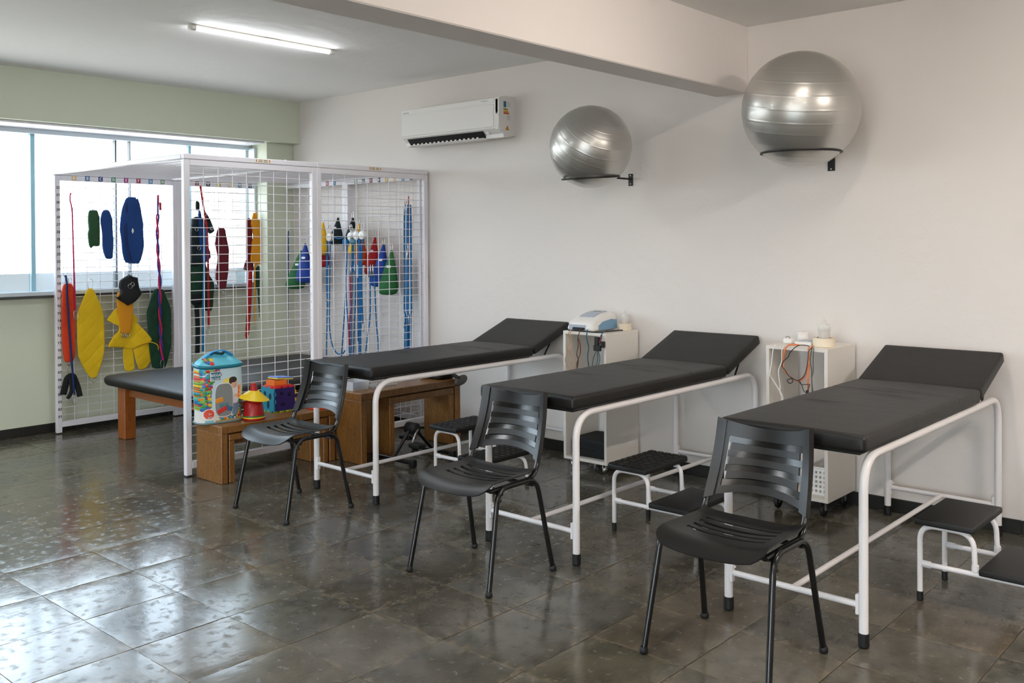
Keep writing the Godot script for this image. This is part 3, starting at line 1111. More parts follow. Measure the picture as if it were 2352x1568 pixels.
func sling(called: String, label: String, poly: Array, m: Material, x: float, t: float, hooks_top: Array, rings_low: Array, wave := 0.004) -> Node3D:
	var lo := 9.0
	var mid := 0.0
	for i in range(0, poly.size(), 2):
		lo = minf(lo, poly[i + 1])
		mid += poly[i] * 2.0 / poly.size()
	var o := hang(called, label, Vector3(x, lo, mid), "slings hung on the back of the cage", "sling")
	rput("cloth", back_pillow(poly, x, t, wave), m, o)
	var hk := MB.new()
	for h in hooks_top:
		snap_hook(hk, Vector3(x, h[1] - 0.004, h[0]), h[2], Vector3(0, 0, 1))
	if hooks_top.size():
		rput("snap_hook", hk, M.chrome, o)
	if rings_low.size():
		var rg := MB.new()
		for r in rings_low:
			ring(rg, Vector3(x + 0.004, r[1], r[0]), r[2], Vector3(0, 0, 1))
		rput("ring", rg, M.chrome, o)
	return o


func slings() -> void:
	var X := 0.155
	var Z := Vector3(0, 0, 1)
	# first panel, from the open end
	var o := hang("cord", "thin pink cord with a snap hook, nearest the numbered corner post", Vector3(X, 0.85, 1.89), "cords on the back of the cage", "cord")
	rput("cord", MB.new().tube(curve([Vector3(X, 1.834, 1.903), Vector3(X, 1.783, 1.909), Vector3(X + 0.005, 1.686, 1.896), Vector3(X + 0.008, 1.406, 1.891), Vector3(X + 0.016, 1.144, 1.889), Vector3(X + 0.018, 0.976, 1.885), Vector3(X + 0.018, 0.935, 1.884)], 5), 0.005, 8, false, 0.0075), M.pink_cloth, o)
	var b := MB.new()
	snap_hook(b, Vector3(X, 1.825, 1.903), 0.072, Z)
	snap_hook(b, Vector3(X + 0.02, 0.862, 1.882), 0.075, Z)
	rput("snap_hook", b, M.chrome, o)
	o = sling("sling", "orange-red quilted sling hung lengthwise beside the numbered corner post", [1.962, 1.139, 1.907, 1.142, 1.884, 1.095, 1.879, 0.870, 1.884, 0.605, 1.902, 0.545, 1.957, 0.545, 1.972, 0.613, 1.981, 0.877, 1.977, 1.089], M.orange_cloth, X, 0.012, [[1.94, 1.135, 0.06], [1.915, 1.14, 0.05]], [[1.93, 0.53, 0.014]])
	o = hang("strap", "blue cord hanging in front of the orange-red sling", Vector3(X + 0.03, 0.235, 1.92), "cords on the back of the cage", "cord")
	rput("cord", MB.new().tube(curve([Vector3(X, 1.205, 1.948), Vector3(X + 0.02, 1.14, 1.947), Vector3(X + 0.022, 1.046, 1.946), Vector3(X + 0.024, 0.780, 1.932), Vector3(X + 0.03, 0.546, 1.921), Vector3(X + 0.04, 0.295, 1.907)], 5), 0.008, 8), M.navy_cloth, o)
	b = MB.new()
	snap_hook(b, Vector3(X, 1.195, 1.948), 0.078, Z)
	snap_hook(b, Vector3(X + 0.04, 0.222, 1.906), 0.08, Z)
	rput("snap_hook", b, M.chrome, o)
	o = hang("ankle_cuff", "black cuff hanging low under the orange-red sling", Vector3(X + 0.02, 0.27, 1.92), "", "cuff")
	rput("cloth", MB.new().tube(fillet([Vector3(X, 0.30, 1.975), Vector3(X + 0.01, 0.43, 1.945), Vector3(X + 0.015, 0.44, 1.905), Vector3(X + 0.02, 0.35, 1.872), Vector3(X + 0.03, 0.275, 1.860)], 0.04), 0.026, 8, false, 0.02, 0.3, Vector3(1, 0, 0)).tube(curve([Vector3(X + 0.02, 0.425, 1.925), Vector3(X + 0.03, 0.33, 1.922), Vector3(X + 0.03, 0.27, 1.955)], 4), 0.02, 8, false, 0.014, 0.3, Vector3(1, 0, 0)), M.black_cloth, o)
	b = MB.new()
	snap_hook(b, Vector3(X + 0.005, 0.445, 1.925), 0.08, Z)
	rput("snap_hook", b, M.chrome, o)
	sling("sling", "small green quilted sling high on the cage, left of the small blue one", [1.761, 1.704, 1.708, 1.705, 1.695, 1.682, 1.683, 1.638, 1.680, 1.508, 1.682, 1.435, 1.695, 1.422, 1.727, 1.425, 1.753, 1.410, 1.767, 1.436, 1.779, 1.518, 1.772, 1.555, 1.776, 1.622, 1.771, 1.678], M.green_cloth, X, 0.014, [[1.75, 1.70, 0.075], [1.72, 1.70, 0.075]], [[1.745, 1.398, 0.016], [1.705, 1.402, 0.016]], 0.006)
	sling("sling", "narrow plain blue sling between the small green and the big blue one", [1.650, 1.706, 1.608, 1.706, 1.595, 1.684, 1.579, 1.624, 1.577, 1.403, 1.587, 1.327, 1.638, 1.328, 1.659, 1.404, 1.663, 1.534, 1.675, 1.623, 1.666, 1.685], M.blue_cloth, X, 0.011, [[1.64, 1.70, 0.075], [1.62, 1.70, 0.06]], [[1.612, 1.312, 0.02]])
	o = sling("sling", "big dark blue sling with a hole in its middle", [1.449, 1.815, 1.391, 1.816, 1.388, 1.803, 1.369, 1.804, 1.344, 1.729, 1.323, 1.611, 1.326, 1.551, 1.321, 1.438, 1.331, 1.379, 1.365, 1.282, 1.474, 1.293, 1.503, 1.381, 1.515, 1.492, 1.523, 1.556, 1.517, 1.646, 1.500, 1.726, 1.471, 1.801], M.blue_cloth, X, 0.010, [[1.435, 1.81, 0.08], [1.40, 1.81, 0.08]], [[1.44, 1.268, 0.017], [1.395, 1.268, 0.017]], 0.005)
	rput("hole_lining", MB.new().pillow(v2([1.428, 1.545, 1.419, 1.568, 1.410, 1.545, 1.419, 1.522]), 0.012, Vector3(X + 0.004, 0, 0), Z, Vector3.UP), M.white_paint, o)
	rput("fold", MB.new().tube(curve([Vector3(X + 0.008, 1.78, 1.462), Vector3(X + 0.014, 1.55, 1.478), Vector3(X + 0.012, 1.40, 1.462), Vector3(X + 0.008, 1.30, 1.435)], 5), 0.012, 6, false, -1.0, 0.35, Vector3(1, 0, 0)), M.navy_cloth, o)
	o = hang("harness", "crumpled black harness pouch under the big blue sling", Vector3(X + 0.03, 0.95, 1.46), "", "harness")
	rput("cloth", back_pillow([1.530, 1.155, 1.466, 1.196, 1.440, 1.180, 1.405, 1.173, 1.402, 1.151, 1.383, 1.081, 1.360, 1.043, 1.429, 0.977, 1.481, 0.952, 1.500, 0.965, 1.572, 1.018, 1.547, 1.023, 1.531, 1.075, 1.543, 1.100], X + 0.035, 0.022, 0.01), M.black_cloth, o)
	b = MB.new()
	ring(b, Vector3(X + 0.062, 1.105, 1.47), 0.018, Z)
	ring(b, Vector3(X + 0.062, 1.118, 1.452), 0.016, Z)
	snap_hook(b, Vector3(X + 0.01, 1.18, 1.42), 0.07, Z)
	snap_hook(b, Vector3(X + 0.01, 1.18, 1.45), 0.07, Z)
	rput("ring", b, M.chrome, o)
	sling("sling", "amber cloth band hanging below the black harness pouch", [1.553, 1.057, 1.432, 1.027, 1.430, 0.852, 1.454, 0.732, 1.528, 0.738, 1.540, 0.816, 1.555, 0.909], M.amber_cloth, X + 0.02, 0.008, [], [[1.51, 0.715, 0.016], [1.495, 0.712, 0.016], [1.475, 0.715, 0.016]])
	o = sling("draped_sling", "yellow quilted sling draped in folds behind the amber band", [1.554, 0.934, 1.624, 0.852, 1.621, 0.837, 1.555, 0.845, 1.537, 0.757, 1.585, 0.715, 1.632, 0.633, 1.497, 0.618, 1.426, 0.608, 1.341, 0.636, 1.268, 0.636, 1.221, 0.616, 1.301, 0.711, 1.379, 0.805, 1.372, 0.836, 1.430, 0.902], M.yellow_cloth, X, 0.008, [], [[1.632, 0.635, 0.012]], 0.01)
	rput("fold", back_pillow([1.418, 0.612, 1.341, 0.642, 1.268, 0.640, 1.205, 0.600, 1.208, 0.554, 1.297, 0.433, 1.369, 0.431], X - 0.016, 0.006, 0.006), M.yellow_cloth, o)
	rput("fold", back_pillow([1.494, 0.630, 1.425, 0.625, 1.402, 0.434, 1.483, 0.430], X - 0.014, 0.005, 0.004), M.yellow_cloth, o)
	rput("hem", MB.new().tube(curve([Vector3(X + 0.006, 0.618, 1.497), Vector3(X + 0.01, 0.609, 1.426), Vector3(X + 0.012, 0.636, 1.341), Vector3(X + 0.014, 0.639, 1.268), Vector3(X + 0.01, 0.610, 1.215), Vector3(X, 0.57, 1.208)], 5), 0.004, 6), M.yellow_cloth, o)
	sling("sling", "large bright yellow quilted sling tapering to both ends", [1.782, 1.091, 1.736, 1.089, 1.666, 0.929, 1.651, 0.824, 1.653, 0.604, 1.681, 0.502, 1.718, 0.402, 1.765, 0.402, 1.861, 0.582, 1.866, 0.869, 1.858, 0.920], M.yellow_cloth, X, 0.008, [[1.76, 1.088, 0.09]], [[1.742, 0.388, 0.02]])
	sling("sling", "large dark green quilted sling beside the middle post, right of the yellow ones", [1.237, 1.066, 1.160, 1.062, 1.092, 0.908, 1.090, 0.766, 1.095, 0.586, 1.149, 0.424, 1.260, 0.435, 1.294, 0.698, 1.301, 0.857, 1.299, 0.901], M.deep_green_cloth, X, 0.008, [[1.20, 1.06, 0.05]], [])
	o = hang("twisted_cord", "red and blue twisted cord hanging over the dark green sling", Vector3(X + 0.02, 0.45, 1.2), "cords on the back of the cage", "cord")
	var path := curve([Vector3(X, 1.84, 1.196), Vector3(X, 1.70, 1.199), Vector3(X, 1.568, 1.204), Vector3(X + 0.003, 1.35, 1.202), Vector3(X + 0.012, 1.154, 1.194), Vector3(X + 0.024, 0.94, 1.202), Vector3(X + 0.028, 0.725, 1.200), Vector3(X + 0.03, 0.49, 1.189)], 16)
	for s in 2:
		var tw := []
		for i in path.size():
			var y: float = path[i].y
			var g := y * 24.0 + PI * s
			tw.append(path[i] + Vector3(cos(g), 0, sin(g)) * (0.0075 if y < 1.68 else 0.002))
		rput("strand", MB.new().tube(tw, 0.0075, 8), M.pink_cloth if s == 0 else M.purple_cloth, o)
	rput("tab", MB.new().box(Vector3(X - 0.004, 1.715, 1.170), Vector3(X + 0.004, 1.78, 1.186), 0.002), M.red_cloth, o)
	b = MB.new()
	snap_hook(b, Vector3(X, 1.83, 1.195), 0.075, Z)
	snap_hook(b, Vector3(X + 0.03, 0.42, 1.187), 0.07, Z)
	rput("snap_hook", b, M.chrome, o)
	# second panel, seen through the front mesh
	o = hang("harness", "large black and blue harness bundle just behind the front corner post", Vector3(X + 0.02, 1.25, 0.82), "", "harness")
	rput("cloth", back_pillow([0.905, 1.647, 0.790, 1.659, 0.767, 1.437, 0.744, 1.318, 0.905, 1.247], X + 0.01, 0.03, 0.012), M.bag_black, o)
	rput("loop", back_pillow([0.862, 1.798, 0.833, 1.792, 0.830, 1.723, 0.862, 1.722], X + 0.005, 0.012), M.black_cloth, o)
	rput("pouch", back_pillow([0.773, 1.704, 0.732, 1.642, 0.700, 1.549, 0.742, 1.522, 0.770, 1.585], X + 0.01, 0.02, 0.008), M.bag_black, o)
	rput("panel", back_pillow([0.86, 1.70, 0.835, 1.70, 0.80, 1.40, 0.76, 1.31, 0.83, 1.28], X + 0.04, 0.012, 0.006), M.blue_cloth, o)
	b = MB.new()
	for p in [[0.85, 1.71], [0.80, 1.69], [0.88, 1.56], [0.79, 1.45], [0.86, 1.40], [0.74, 1.57]]:
		ring(b, Vector3(X + 0.05, p[1], p[0]), 0.014, Z)
	rput("ring", b, M.chrome, o)
	sling("sling", "large dark green sling behind the front corner post, below the black harness", [0.915, 1.262, 0.834, 1.326, 0.777, 1.274, 0.737, 1.176, 0.692, 1.099, 0.706, 0.913, 0.723, 0.865, 0.773, 0.868, 0.918, 0.943], M.deep_green_cloth, X, 0.01, [], [[0.745, 0.852, 0.016]])
	o = hang("strap", "light blue strap hanging in front of the second dark green sling", Vector3(X + 0.05, 0.5, 0.84), "cords on the back of the cage")
	rput("strap", MB.new().tube(curve([Vector3(X + 0.05, 1.56, 0.800), Vector3(X + 0.06, 1.289, 0.816), Vector3(X + 0.06, 0.92, 0.828), Vector3(X + 0.06, 0.53, 0.836)], 6), 0.013, 8, false, -1.0, 0.4, Vector3(1, 0, 0)), M.rope_blue, o)
	o = hang("strap", "red strap hanging beside the light blue strap, behind the front corner post", Vector3(X + 0.05, 0.66, 0.79), "cords on the back of the cage")
	rput("strap", MB.new().tube(curve([Vector3(X, 1.93, 0.813), Vector3(X + 0.01, 1.80, 0.800), Vector3(X + 0.05, 1.55, 0.785), Vector3(X + 0.06, 1.14, 0.782), Vector3(X + 0.06, 0.74, 0.782)], 6), 0.010, 8, false, -1.0, 0.4, Vector3(1, 0, 0)), M.red_cloth, o)
	b = MB.new()
	snap_hook(b, Vector3(X + 0.06, 0.66, 0.79), 0.08, Z)
	snap_hook(b, Vector3(X, 1.90, 0.81), 0.08, Z)
	rput("snap_hook", b, M.chrome, o)
	o = hang("strap", "long black strap hanging to the divan behind the front corner post", Vector3(X + 0.02, 0.5, 0.87), "cords on the back of the cage")
	rput("strap", MB.new().tube(curve([Vector3(X + 0.02, 1.0, 0.874), Vector3(X + 0.03, 0.75, 0.868), Vector3(X + 0.03, 0.515, 0.872)], 6), 0.022, 8, false, -1.0, 0.2, Vector3(1, 0, 0)).box(Vector3(X, 0.93, 0.83), Vector3(X + 0.04, 1.02, 0.905), 0.01), M.black_cloth, o)
	sling("sling", "burgundy cloth sling alone in the middle of the far half", [0.649, 1.571, 0.587, 1.572, 0.573, 1.538, 0.556, 1.441, 0.546, 1.379, 0.556, 1.208, 0.583, 1.042, 0.634, 1.045, 0.660, 1.091, 0.673, 1.136, 0.666, 1.241, 0.652, 1.323, 0.680, 1.444, 0.667, 1.530], M.burgundy_cloth, X, 0.010, [[0.63, 1.568, 0.06], [0.61, 1.568, 0.05]], [[0.62, 1.025, 0.016], [0.60, 1.02, 0.016]])
	o = sling("sling", "amber strap carrying two rows of rings, over a burgundy one", [0.315, 1.706, 0.277, 1.706, 0.274, 1.651, 0.227, 1.648, 0.226, 1.457, 0.224, 1.270, 0.268, 1.248, 0.338, 1.272, 0.337, 1.331, 0.328, 1.392, 0.323, 1.450, 0.310, 1.494, 0.322, 1.566, 0.335, 1.620], M.amber_cloth, X + 0.02, 0.012, [[0.30, 1.70, 0.05]], [[0.305, 1.615, 0.013], [0.295, 1.53, 0.015], [0.305, 1.415, 0.013], [0.29, 1.32, 0.016], [0.21, 1.61, 0.015], [0.21, 1.545, 0.015], [0.21, 1.48, 0.015], [0.21, 1.41, 0.015], [0.21, 1.335, 0.015]])
	rput("strap_tail", MB.new().tube(curve([Vector3(X + 0.03, 1.28, 0.305), Vector3(X + 0.035, 0.97, 0.312), Vector3(X + 0.03, 0.72, 0.310)], 6), 0.010, 8, false, 0.005, 0.3, Vector3(1, 0, 0)), M.amber_cloth, o)
	o = sling("sling", "burgundy sling mostly hidden behind the amber ringed strap", [0.372, 1.642, 0.317, 1.643, 0.305, 1.264, 0.300, 1.20, 0.361, 1.195, 0.400, 1.212, 0.369, 1.280], M.burgundy_cloth, X, 0.010, [], [[0.375, 1.215, 0.016]])
	sling("strap", "bright red strap hanging below the amber ringed strap", [0.352, 1.199, 0.319, 1.198, 0.327, 0.958, 0.352, 0.662, 0.375, 0.598, 0.394, 0.619, 0.375, 0.880], M.red_cloth, X + 0.008, 0.006, [], [], 0.0)
	o = sling("sling", "dark green band hanging right of the red strap and trailing down", [0.300, 1.205, 0.226, 1.246, 0.205, 1.070, 0.237, 1.048, 0.300, 1.031], M.deep_green_cloth, X + 0.005, 0.010, [], [[0.265, 1.15, 0.014]])
	rput("strap_tail", MB.new().pillow(v2([0.268, 1.05, 0.235, 1.05, 0.225, 0.871, 0.191, 0.62, 0.160, 0.52, 0.198, 0.52, 0.241, 0.661]), 0.005, Vector3(X + 0.01, 0, 0), Z, Vector3.UP), M.deep_green_cloth, o)
	o = hang("strap", "thin red strap hanging alone at the far corner of the cage", Vector3(X, 0.91, 0.12), "cords on the back of the cage")
	rput("strap", MB.new().tube(curve([Vector3(X, 1.84, 0.126), Vector3(X, 1.43, 0.119), Vector3(X, 0.909, 0.120)], 6), 0.0075, 8, false, -1.0, 0.5, Vector3(1, 0, 0)).box(Vector3(X - 0.005, 1.78, 0.113), Vector3(X + 0.005, 1.85, 0.137), 0.002), M.red_cloth, o)
	b = MB.new()
	snap_hook(b, Vector3(X, 1.835, 0.125), 0.07, Z)
	ring(b, Vector3(X, 0.89, 0.12), 0.018, Z)
	rput("snap_hook", b, M.chrome, o)


# a weight bag: narrow neck, rounded bottom, leaning a little
func weight_bag(label: String, apex: Vector2, low: Vector2, half: float, m: Material, z: float, depth := 0.06, band := true) -> void:
	var o := hang("weight_bag", label, Vector3(low.x, low.y, z), "cone-shaped weight bags on the end of the cage", "weight bag")
	var h := apex.y - low.y
	var rings := [[0.0, 0.0], [0.55, 0.004], [0.88, 0.035], [1.0, 0.10], [0.99, 0.20], [0.86, 0.36], [0.70, 0.52], [0.52, 0.68], [0.36, 0.82], [0.22, 0.93], [0.15, 1.0]]
	var shape := func(b: MB, k: float, from: int, to: int) -> void:
		b.smooth()
		var rs := []
		for i in range(from, to + 1):
			var rr: Array = rings[i]
			var row := []
			for g in 20:
				var a := TAU * g / 20
				row.append(Vector3(lerpf(low.x, apex.x, rr[1]) + cos(a) * half * rr[0] * k, low.y + h * rr[1], z + sin(a) * depth * rr[0] * k))
			rs.append(row)
		for i in rs.size() - 1:
			for g in 20:
				var l := (g + 1) % 20
				b.quad(rs[i][g], rs[i][l], rs[i + 1][l], rs[i + 1][g], rs[i][g] + rs[i + 1][l] - Vector3(lerpf(low.x, apex.x, rings[from + i][1]), low.y + h * 0.35, z) * 2.0)
	var b := MB.new()
	shape.call(b, 1.0, 0, 10)
	b.box(Vector3(apex.x - 0.012, apex.y - 0.01, z - 0.004), Vector3(apex.x + 0.012, apex.y + 0.012, z + 0.004), 0.002)
	rput("bag", b, m, o)
	if band:
		var t := MB.new()
		var c := low.lerp(apex, 0.66)
		t.box(Vector3(c.x - half * 0.05, c.y - 0.009, z + depth * 0.50), Vector3(c.x + half * 0.45, c.y + 0.009, z + depth * 0.62), 0.002)
		rput("label_tag", t, M.cage_paint, o)
	var k := MB.new()
	snap_hook(k, Vector3(apex.x, apex.y, z), 0.06, Vector3.RIGHT)
	rput("snap_hook", k, M.chrome, o)


func rope(called: String, label: String, runs: Array, m: Material, r := 0.0055) -> Node3D:
	var p0: Vector3 = runs[0][0]
	var lo := p0
	for run in runs:
		for p in run:
			if p.y < lo.y:
				lo = p
	var o := hang(called, label, lo, "blue ropes on the end of the cage", "rope")
	for run in runs:
		rput("rope", MB.new().tube(curve(run, 5), r, 7), m, o)
	return o


func pulley(o: Node3D, c: Vector3) -> void:
	var xf := Transform3D(Basis(Vector3.RIGHT, PI / 2), c)
	rput("pulley", MB.new().lathe([Vector2(0.0, -0.014), Vector2(0.012, -0.016), Vector2(0.034, -0.014), Vector2(0.036, -0.009), Vector2(0.028, -0.003), Vector2(0.028, 0.003), Vector2(0.036, 0.009), Vector2(0.034, 0.014), Vector2(0.012, 0.016), Vector2(0.0, 0.014)], 24, xf), M.plastic_white, o)
	var b := MB.new()
	snap_hook(b, c + Vector3(0, 0.03, 0), 0.07, Vector3.RIGHT)
	b.lathe([Vector2(0.008, -0.018), Vector2(0.008, 0.018)], 10, xf)
	rput("snap_hook", b, M.chrome, o)


func end_panel_items() -> void:
	var z := 0.11
	var at := func(x: float, y: float, dz := 0.0) -> Vector3: return Vector3(x, y, z + dz)
	var o := hang("strap", "thin dark blue strap at the numbered corner of the end panel", Vector3(0.40, 0.5, z), "cords on the end of the cage")
	rput("strap", MB.new().tube([at.call(0.413, 1.55), at.call(0.398, 0.89), at.call(0.393, 0.53)], 0.009, 8, false, -1.0, 0.4, Vector3(0, 0, 1)), M.blue_cloth, o)
	var hk := MB.new()
	snap_hook(hk, at.call(0.413, 1.545), 0.09, Vector3.RIGHT)
	rput("snap_hook", hk, M.chrome, o)
	weight_bag("dark green weight bag left of the blue one, seen through the left front panel", Vector2(0.627, 1.364), Vector2(0.53, 1.037), 0.118, M.bag_green, 0.13)
	weight_bag("blue weight bag half hidden by the middle post of the front", Vector2(0.745, 1.424), Vector2(0.735, 1.098), 0.10, M.bag_blue, 0.17)
	weight_bag("red weight bag just right of the middle post of the front", Vector2(0.925, 1.532), Vector2(0.89, 1.234), 0.11, M.bag_red, 0.13)
	weight_bag("larger yellow weight bag overlapping the red one", Vector2(1.033, 1.60), Vector2(0.985, 1.335), 0.085, M.bag_yellow, 0.20)
	weight_bag("black weight bag behind the first white pulley", Vector2(1.133, 1.639), Vector2(1.10, 1.42), 0.06, M.bag_black, 0.12)
	weight_bag("black weight bag behind the second white pulley", Vector2(1.327, 1.635), Vector2(1.315, 1.46), 0.05, M.bag_black, 0.12)
	weight_bag("smaller yellow weight bag under the second white pulley", Vector2(1.40, 1.583), Vector2(1.34, 1.345), 0.062, M.bag_yellow, 0.12, 0.05)
	weight_bag("orange weight bag behind the blue ropes", Vector2(1.465, 1.50), Vector2(1.462, 1.257), 0.055, M.bag_orange, 0.14, 0.05)
	weight_bag("red weight bag between the orange one and the second blue one", Vector2(1.606, 1.472), Vector2(1.558, 1.181), 0.066, M.bag_red, 0.12)
	weight_bag("blue weight bag left of the last green one", Vector2(1.722, 1.416), Vector2(1.66, 1.088), 0.09, M.bag_blue, 0.13)
	weight_bag("bright green weight bag, the last one on the right", Vector2(1.852, 1.368), Vector2(1.797, 1.030), 0.098, M.bag_green, 0.16)
	o = rope("pulley_rope", "long blue rope over the first white pulley, looping at the bottom", [[at.call(1.085, 1.47, 0.08), at.call(1.075, 1.20, 0.08), at.call(1.068, 0.9, 0.08), at.call(1.053, 0.5, 0.08)], [at.call(1.072, 1.46, 0.08), at.call(1.062, 1.1, 0.08), at.call(1.07, 0.965, 0.08)], [at.call(1.116, 1.46, 0.08), at.call(1.104, 1.1, 0.08), at.call(1.098, 0.75, 0.08), at.call(1.13, 0.60, 0.08), at.call(1.19, 0.53, 0.08), at.call(1.26, 0.527, 0.08), at.call(1.305, 0.56, 0.08)]], M.rope_blue)
	pulley(o, at.call(1.112, 1.487, 0.08))
	hk = MB.new()
	snap_hook(hk, at.call(1.075, 0.90, 0.085), 0.07, Vector3.RIGHT, 0.003)
	rput("snap_hook", hk, M.chrome, o)
	o = rope("pulley_rope", "blue rope hanging as a long narrow loop left of the second white pulley", [[at.call(1.265, 1.50, 0.05), at.call(1.272, 1.25, 0.05), at.call(1.275, 1.14, 0.05), at.call(1.268, 0.95, 0.05), at.call(1.24, 0.70, 0.05), at.call(1.215, 0.49, 0.05)], [at.call(1.298, 1.48, 0.05), at.call(1.296, 1.28, 0.05), at.call(1.28, 1.14, 0.05), at.call(1.285, 0.98, 0.05), at.call(1.31, 0.72, 0.05), at.call(1.322, 0.50, 0.05)], [at.call(1.13, 1.49, 0.06), at.call(1.20, 1.475, 0.06), at.call(1.29, 1.485, 0.06)]], M.rope_blue)
	rput("knot", MB.new().cushion(Vector3(0.07, 0.05, 0.03), 0.014, Vector3i(2, 2, 2), null, Transform3D(Basis(), at.call(1.283, 1.445, 0.05))), M.rope_blue, o)
	pulley(o, at.call(1.365, 1.49, 0.06))
	o = rope("pulley_rope", "blue rope bundle with snap hooks hanging over the orange bag", [[at.call(1.425, 1.44, 0.1), at.call(1.422, 1.1, 0.1), at.call(1.41, 0.8, 0.1), at.call(1.40, 0.5, 0.1)], [at.call(1.475, 1.44, 0.1), at.call(1.47, 1.1, 0.1), at.call(1.45, 0.8, 0.1), at.call(1.43, 0.5, 0.1)], [at.call(1.44, 1.43, 0.1), at.call(1.436, 1.2, 0.1)]], M.rope_blue)
	rput("knot", MB.new().cushion(Vector3(0.085, 0.05, 0.03), 0.014, Vector3i(2, 2, 2), null, Transform3D(Basis(), at.call(1.45, 1.455, 0.1))), M.teal_wire, o)
	hk = MB.new()
	for k in 5:
		snap_hook(hk, at.call(1.415 + 0.022 * k, 1.46, 0.1 + 0.004 * k), 0.09, Vector3(0.7, 0, 0.7), 0.003)
	for k in 3:
		snap_hook(hk, at.call(1.405 + 0.05 * k, 1.18, 0.1), 0.085, Vector3(0.7, 0, 0.7), 0.003)
	rput("snap_hook", hk, M.chrome, o)
	o = hang("strap", "narrow red strap among the blue ropes on the end panel", at.call(1.37, 0.58, 0.09), "cords on the end of the cage")
	rput("strap", MB.new().tube(curve([at.call(1.387, 1.18, 0.09), at.call(1.39, 1.0, 0.09), at.call(1.395, 0.91, 0.09), at.call(1.378, 0.82, 0.09), at.call(1.372, 0.60, 0.09)], 5), 0.010, 8, false, -1.0, 0.4, Vector3(0, 0, 1)), M.red_cloth, o)
	o = hang("strap", "navy strap hanging among the blue ropes on the end panel", at.call(1.48, 0.62, 0.1), "cords on the end of the cage")
	rput("strap", MB.new().tube(curve([at.call(1.49, 1.16, 0.1), at.call(1.487, 0.9, 0.1), at.call(1.487, 0.74, 0.1), at.call(1.492, 0.65, 0.1)], 5), 0.010, 8, false, -1.0, 0.4, Vector3(0, 0, 1)), M.navy_cloth, o)
	o = rope("pulley_rope", "thick pair of blue ropes over the third white pulley", [[at.call(1.535, 1.52, 0.12), at.call(1.535, 1.2, 0.12), at.call(1.535, 0.9, 0.12), at.call(1.532, 0.5, 0.12)], [at.call(1.551, 1.49, 0.12), at.call(1.55, 1.2, 0.12), at.call(1.552, 0.9, 0.12), at.call(1.545, 0.5, 0.12)], [at.call(1.59, 1.47, 0.12), at.call(1.575, 1.40, 0.12), at.call(1.566, 1.2, 0.12), at.call(1.57, 0.95, 0.12), at.call(1.578, 0.80, 0.12)]], M.rope_blue, 0.0075)
	pulley(o, at.call(1.515, 1.497, 0.12))
	pulley(o, at.call(1.585, 1.50, 0.12))
	hk = MB.new()
	snap_hook(hk, at.call(1.58, 0.73, 0.12), 0.07, Vector3.RIGHT)
	rput("snap_hook", hk, M.chrome, o)
	o = rope("pulley_rope", "thin blue rope loop hanging over the second blue bag", [[at.call(1.67, 1.25, 0.12), at.call(1.672, 1.0, 0.12), at.call(1.665, 0.84, 0.12), at.call(1.63, 0.67, 0.12), at.call(1.60, 0.51, 0.12)], [at.call(1.72, 1.25, 0.12), at.call(1.733, 1.0, 0.12), at.call(1.745, 0.8, 0.12), at.call(1.765, 0.65, 0.12), at.call(1.765, 0.5, 0.12)]], M.rope_blue)
	hk = MB.new()
	for k in 3:
		snap_hook(hk, at.call(1.665 + 0.028 * k, 1.17, 0.13), 0.10, Vector3(0.7, 0, 0.7), 0.003)
	rput("snap_hook", hk, M.chrome, o)
	o = hang("strap", "long red strap near the right end of the cage", Vector3(1.985, 0.87, z), "cords on the end of the cage")
	rput("strap", MB.new().tube(curve([at.call(1.997, 1.80), at.call(1.995, 1.67), at.call(1.990, 1.43), at.call(1.985, 1.16), at.call(1.972, 1.02), at.call(1.980, 0.87)], 5), 0.006, 8, false, 0.011, 0.5, Vector3(0, 0, 1)), M.red_cloth, o)
	hk = MB.new()
	snap_hook(hk, at.call(2.005, 1.55), 0.09, Vector3.RIGHT, 0.003)
	snap_hook(hk, at.call(1.98, 0.79), 0.08, Vector3.RIGHT, 0.003)
	rput("snap_hook", hk, M.chrome, o)
	var runs := []
	for k in 6:
		var dx := 0.013 * (k - 2.5)
		var dz := 0.02 * ((k * 2) % 3) + 0.05
		runs.append([at.call(2.035 + dx * 0.6, 1.73, dz - 0.03), at.call(2.032 + dx, 1.60, dz - 0.03), at.call(2.03 + dx, 1.2, dz - 0.03), at.call(2.028 + dx * 1.1, 0.93, dz - 0.03), at.call(2.03 + dx * 0.6, 0.87, dz - 0.03), at.call(2.025 + dx * (0.8 if k % 2 else 0.4), 0.70, dz - 0.03), at.call(2.022 + dx * 0.6, 0.5, dz - 0.03)])
	o = rope("rope_bundle", "thick bundle of bright blue ropes at the right end of the cage", runs, M.rope_blue, 0.007)
	hk = MB.new()
	for p in [[2.02, 1.66], [2.04, 1.67], [2.05, 1.35], [2.04, 1.30], [2.0, 0.78], [2.05, 0.80]]:
		snap_hook(hk, at.call(p[0], p[1], 0.06), 0.09, Vector3(0.8, 0, 0.6), 0.003)
	rput("snap_hook", hk, M.chrome, o)


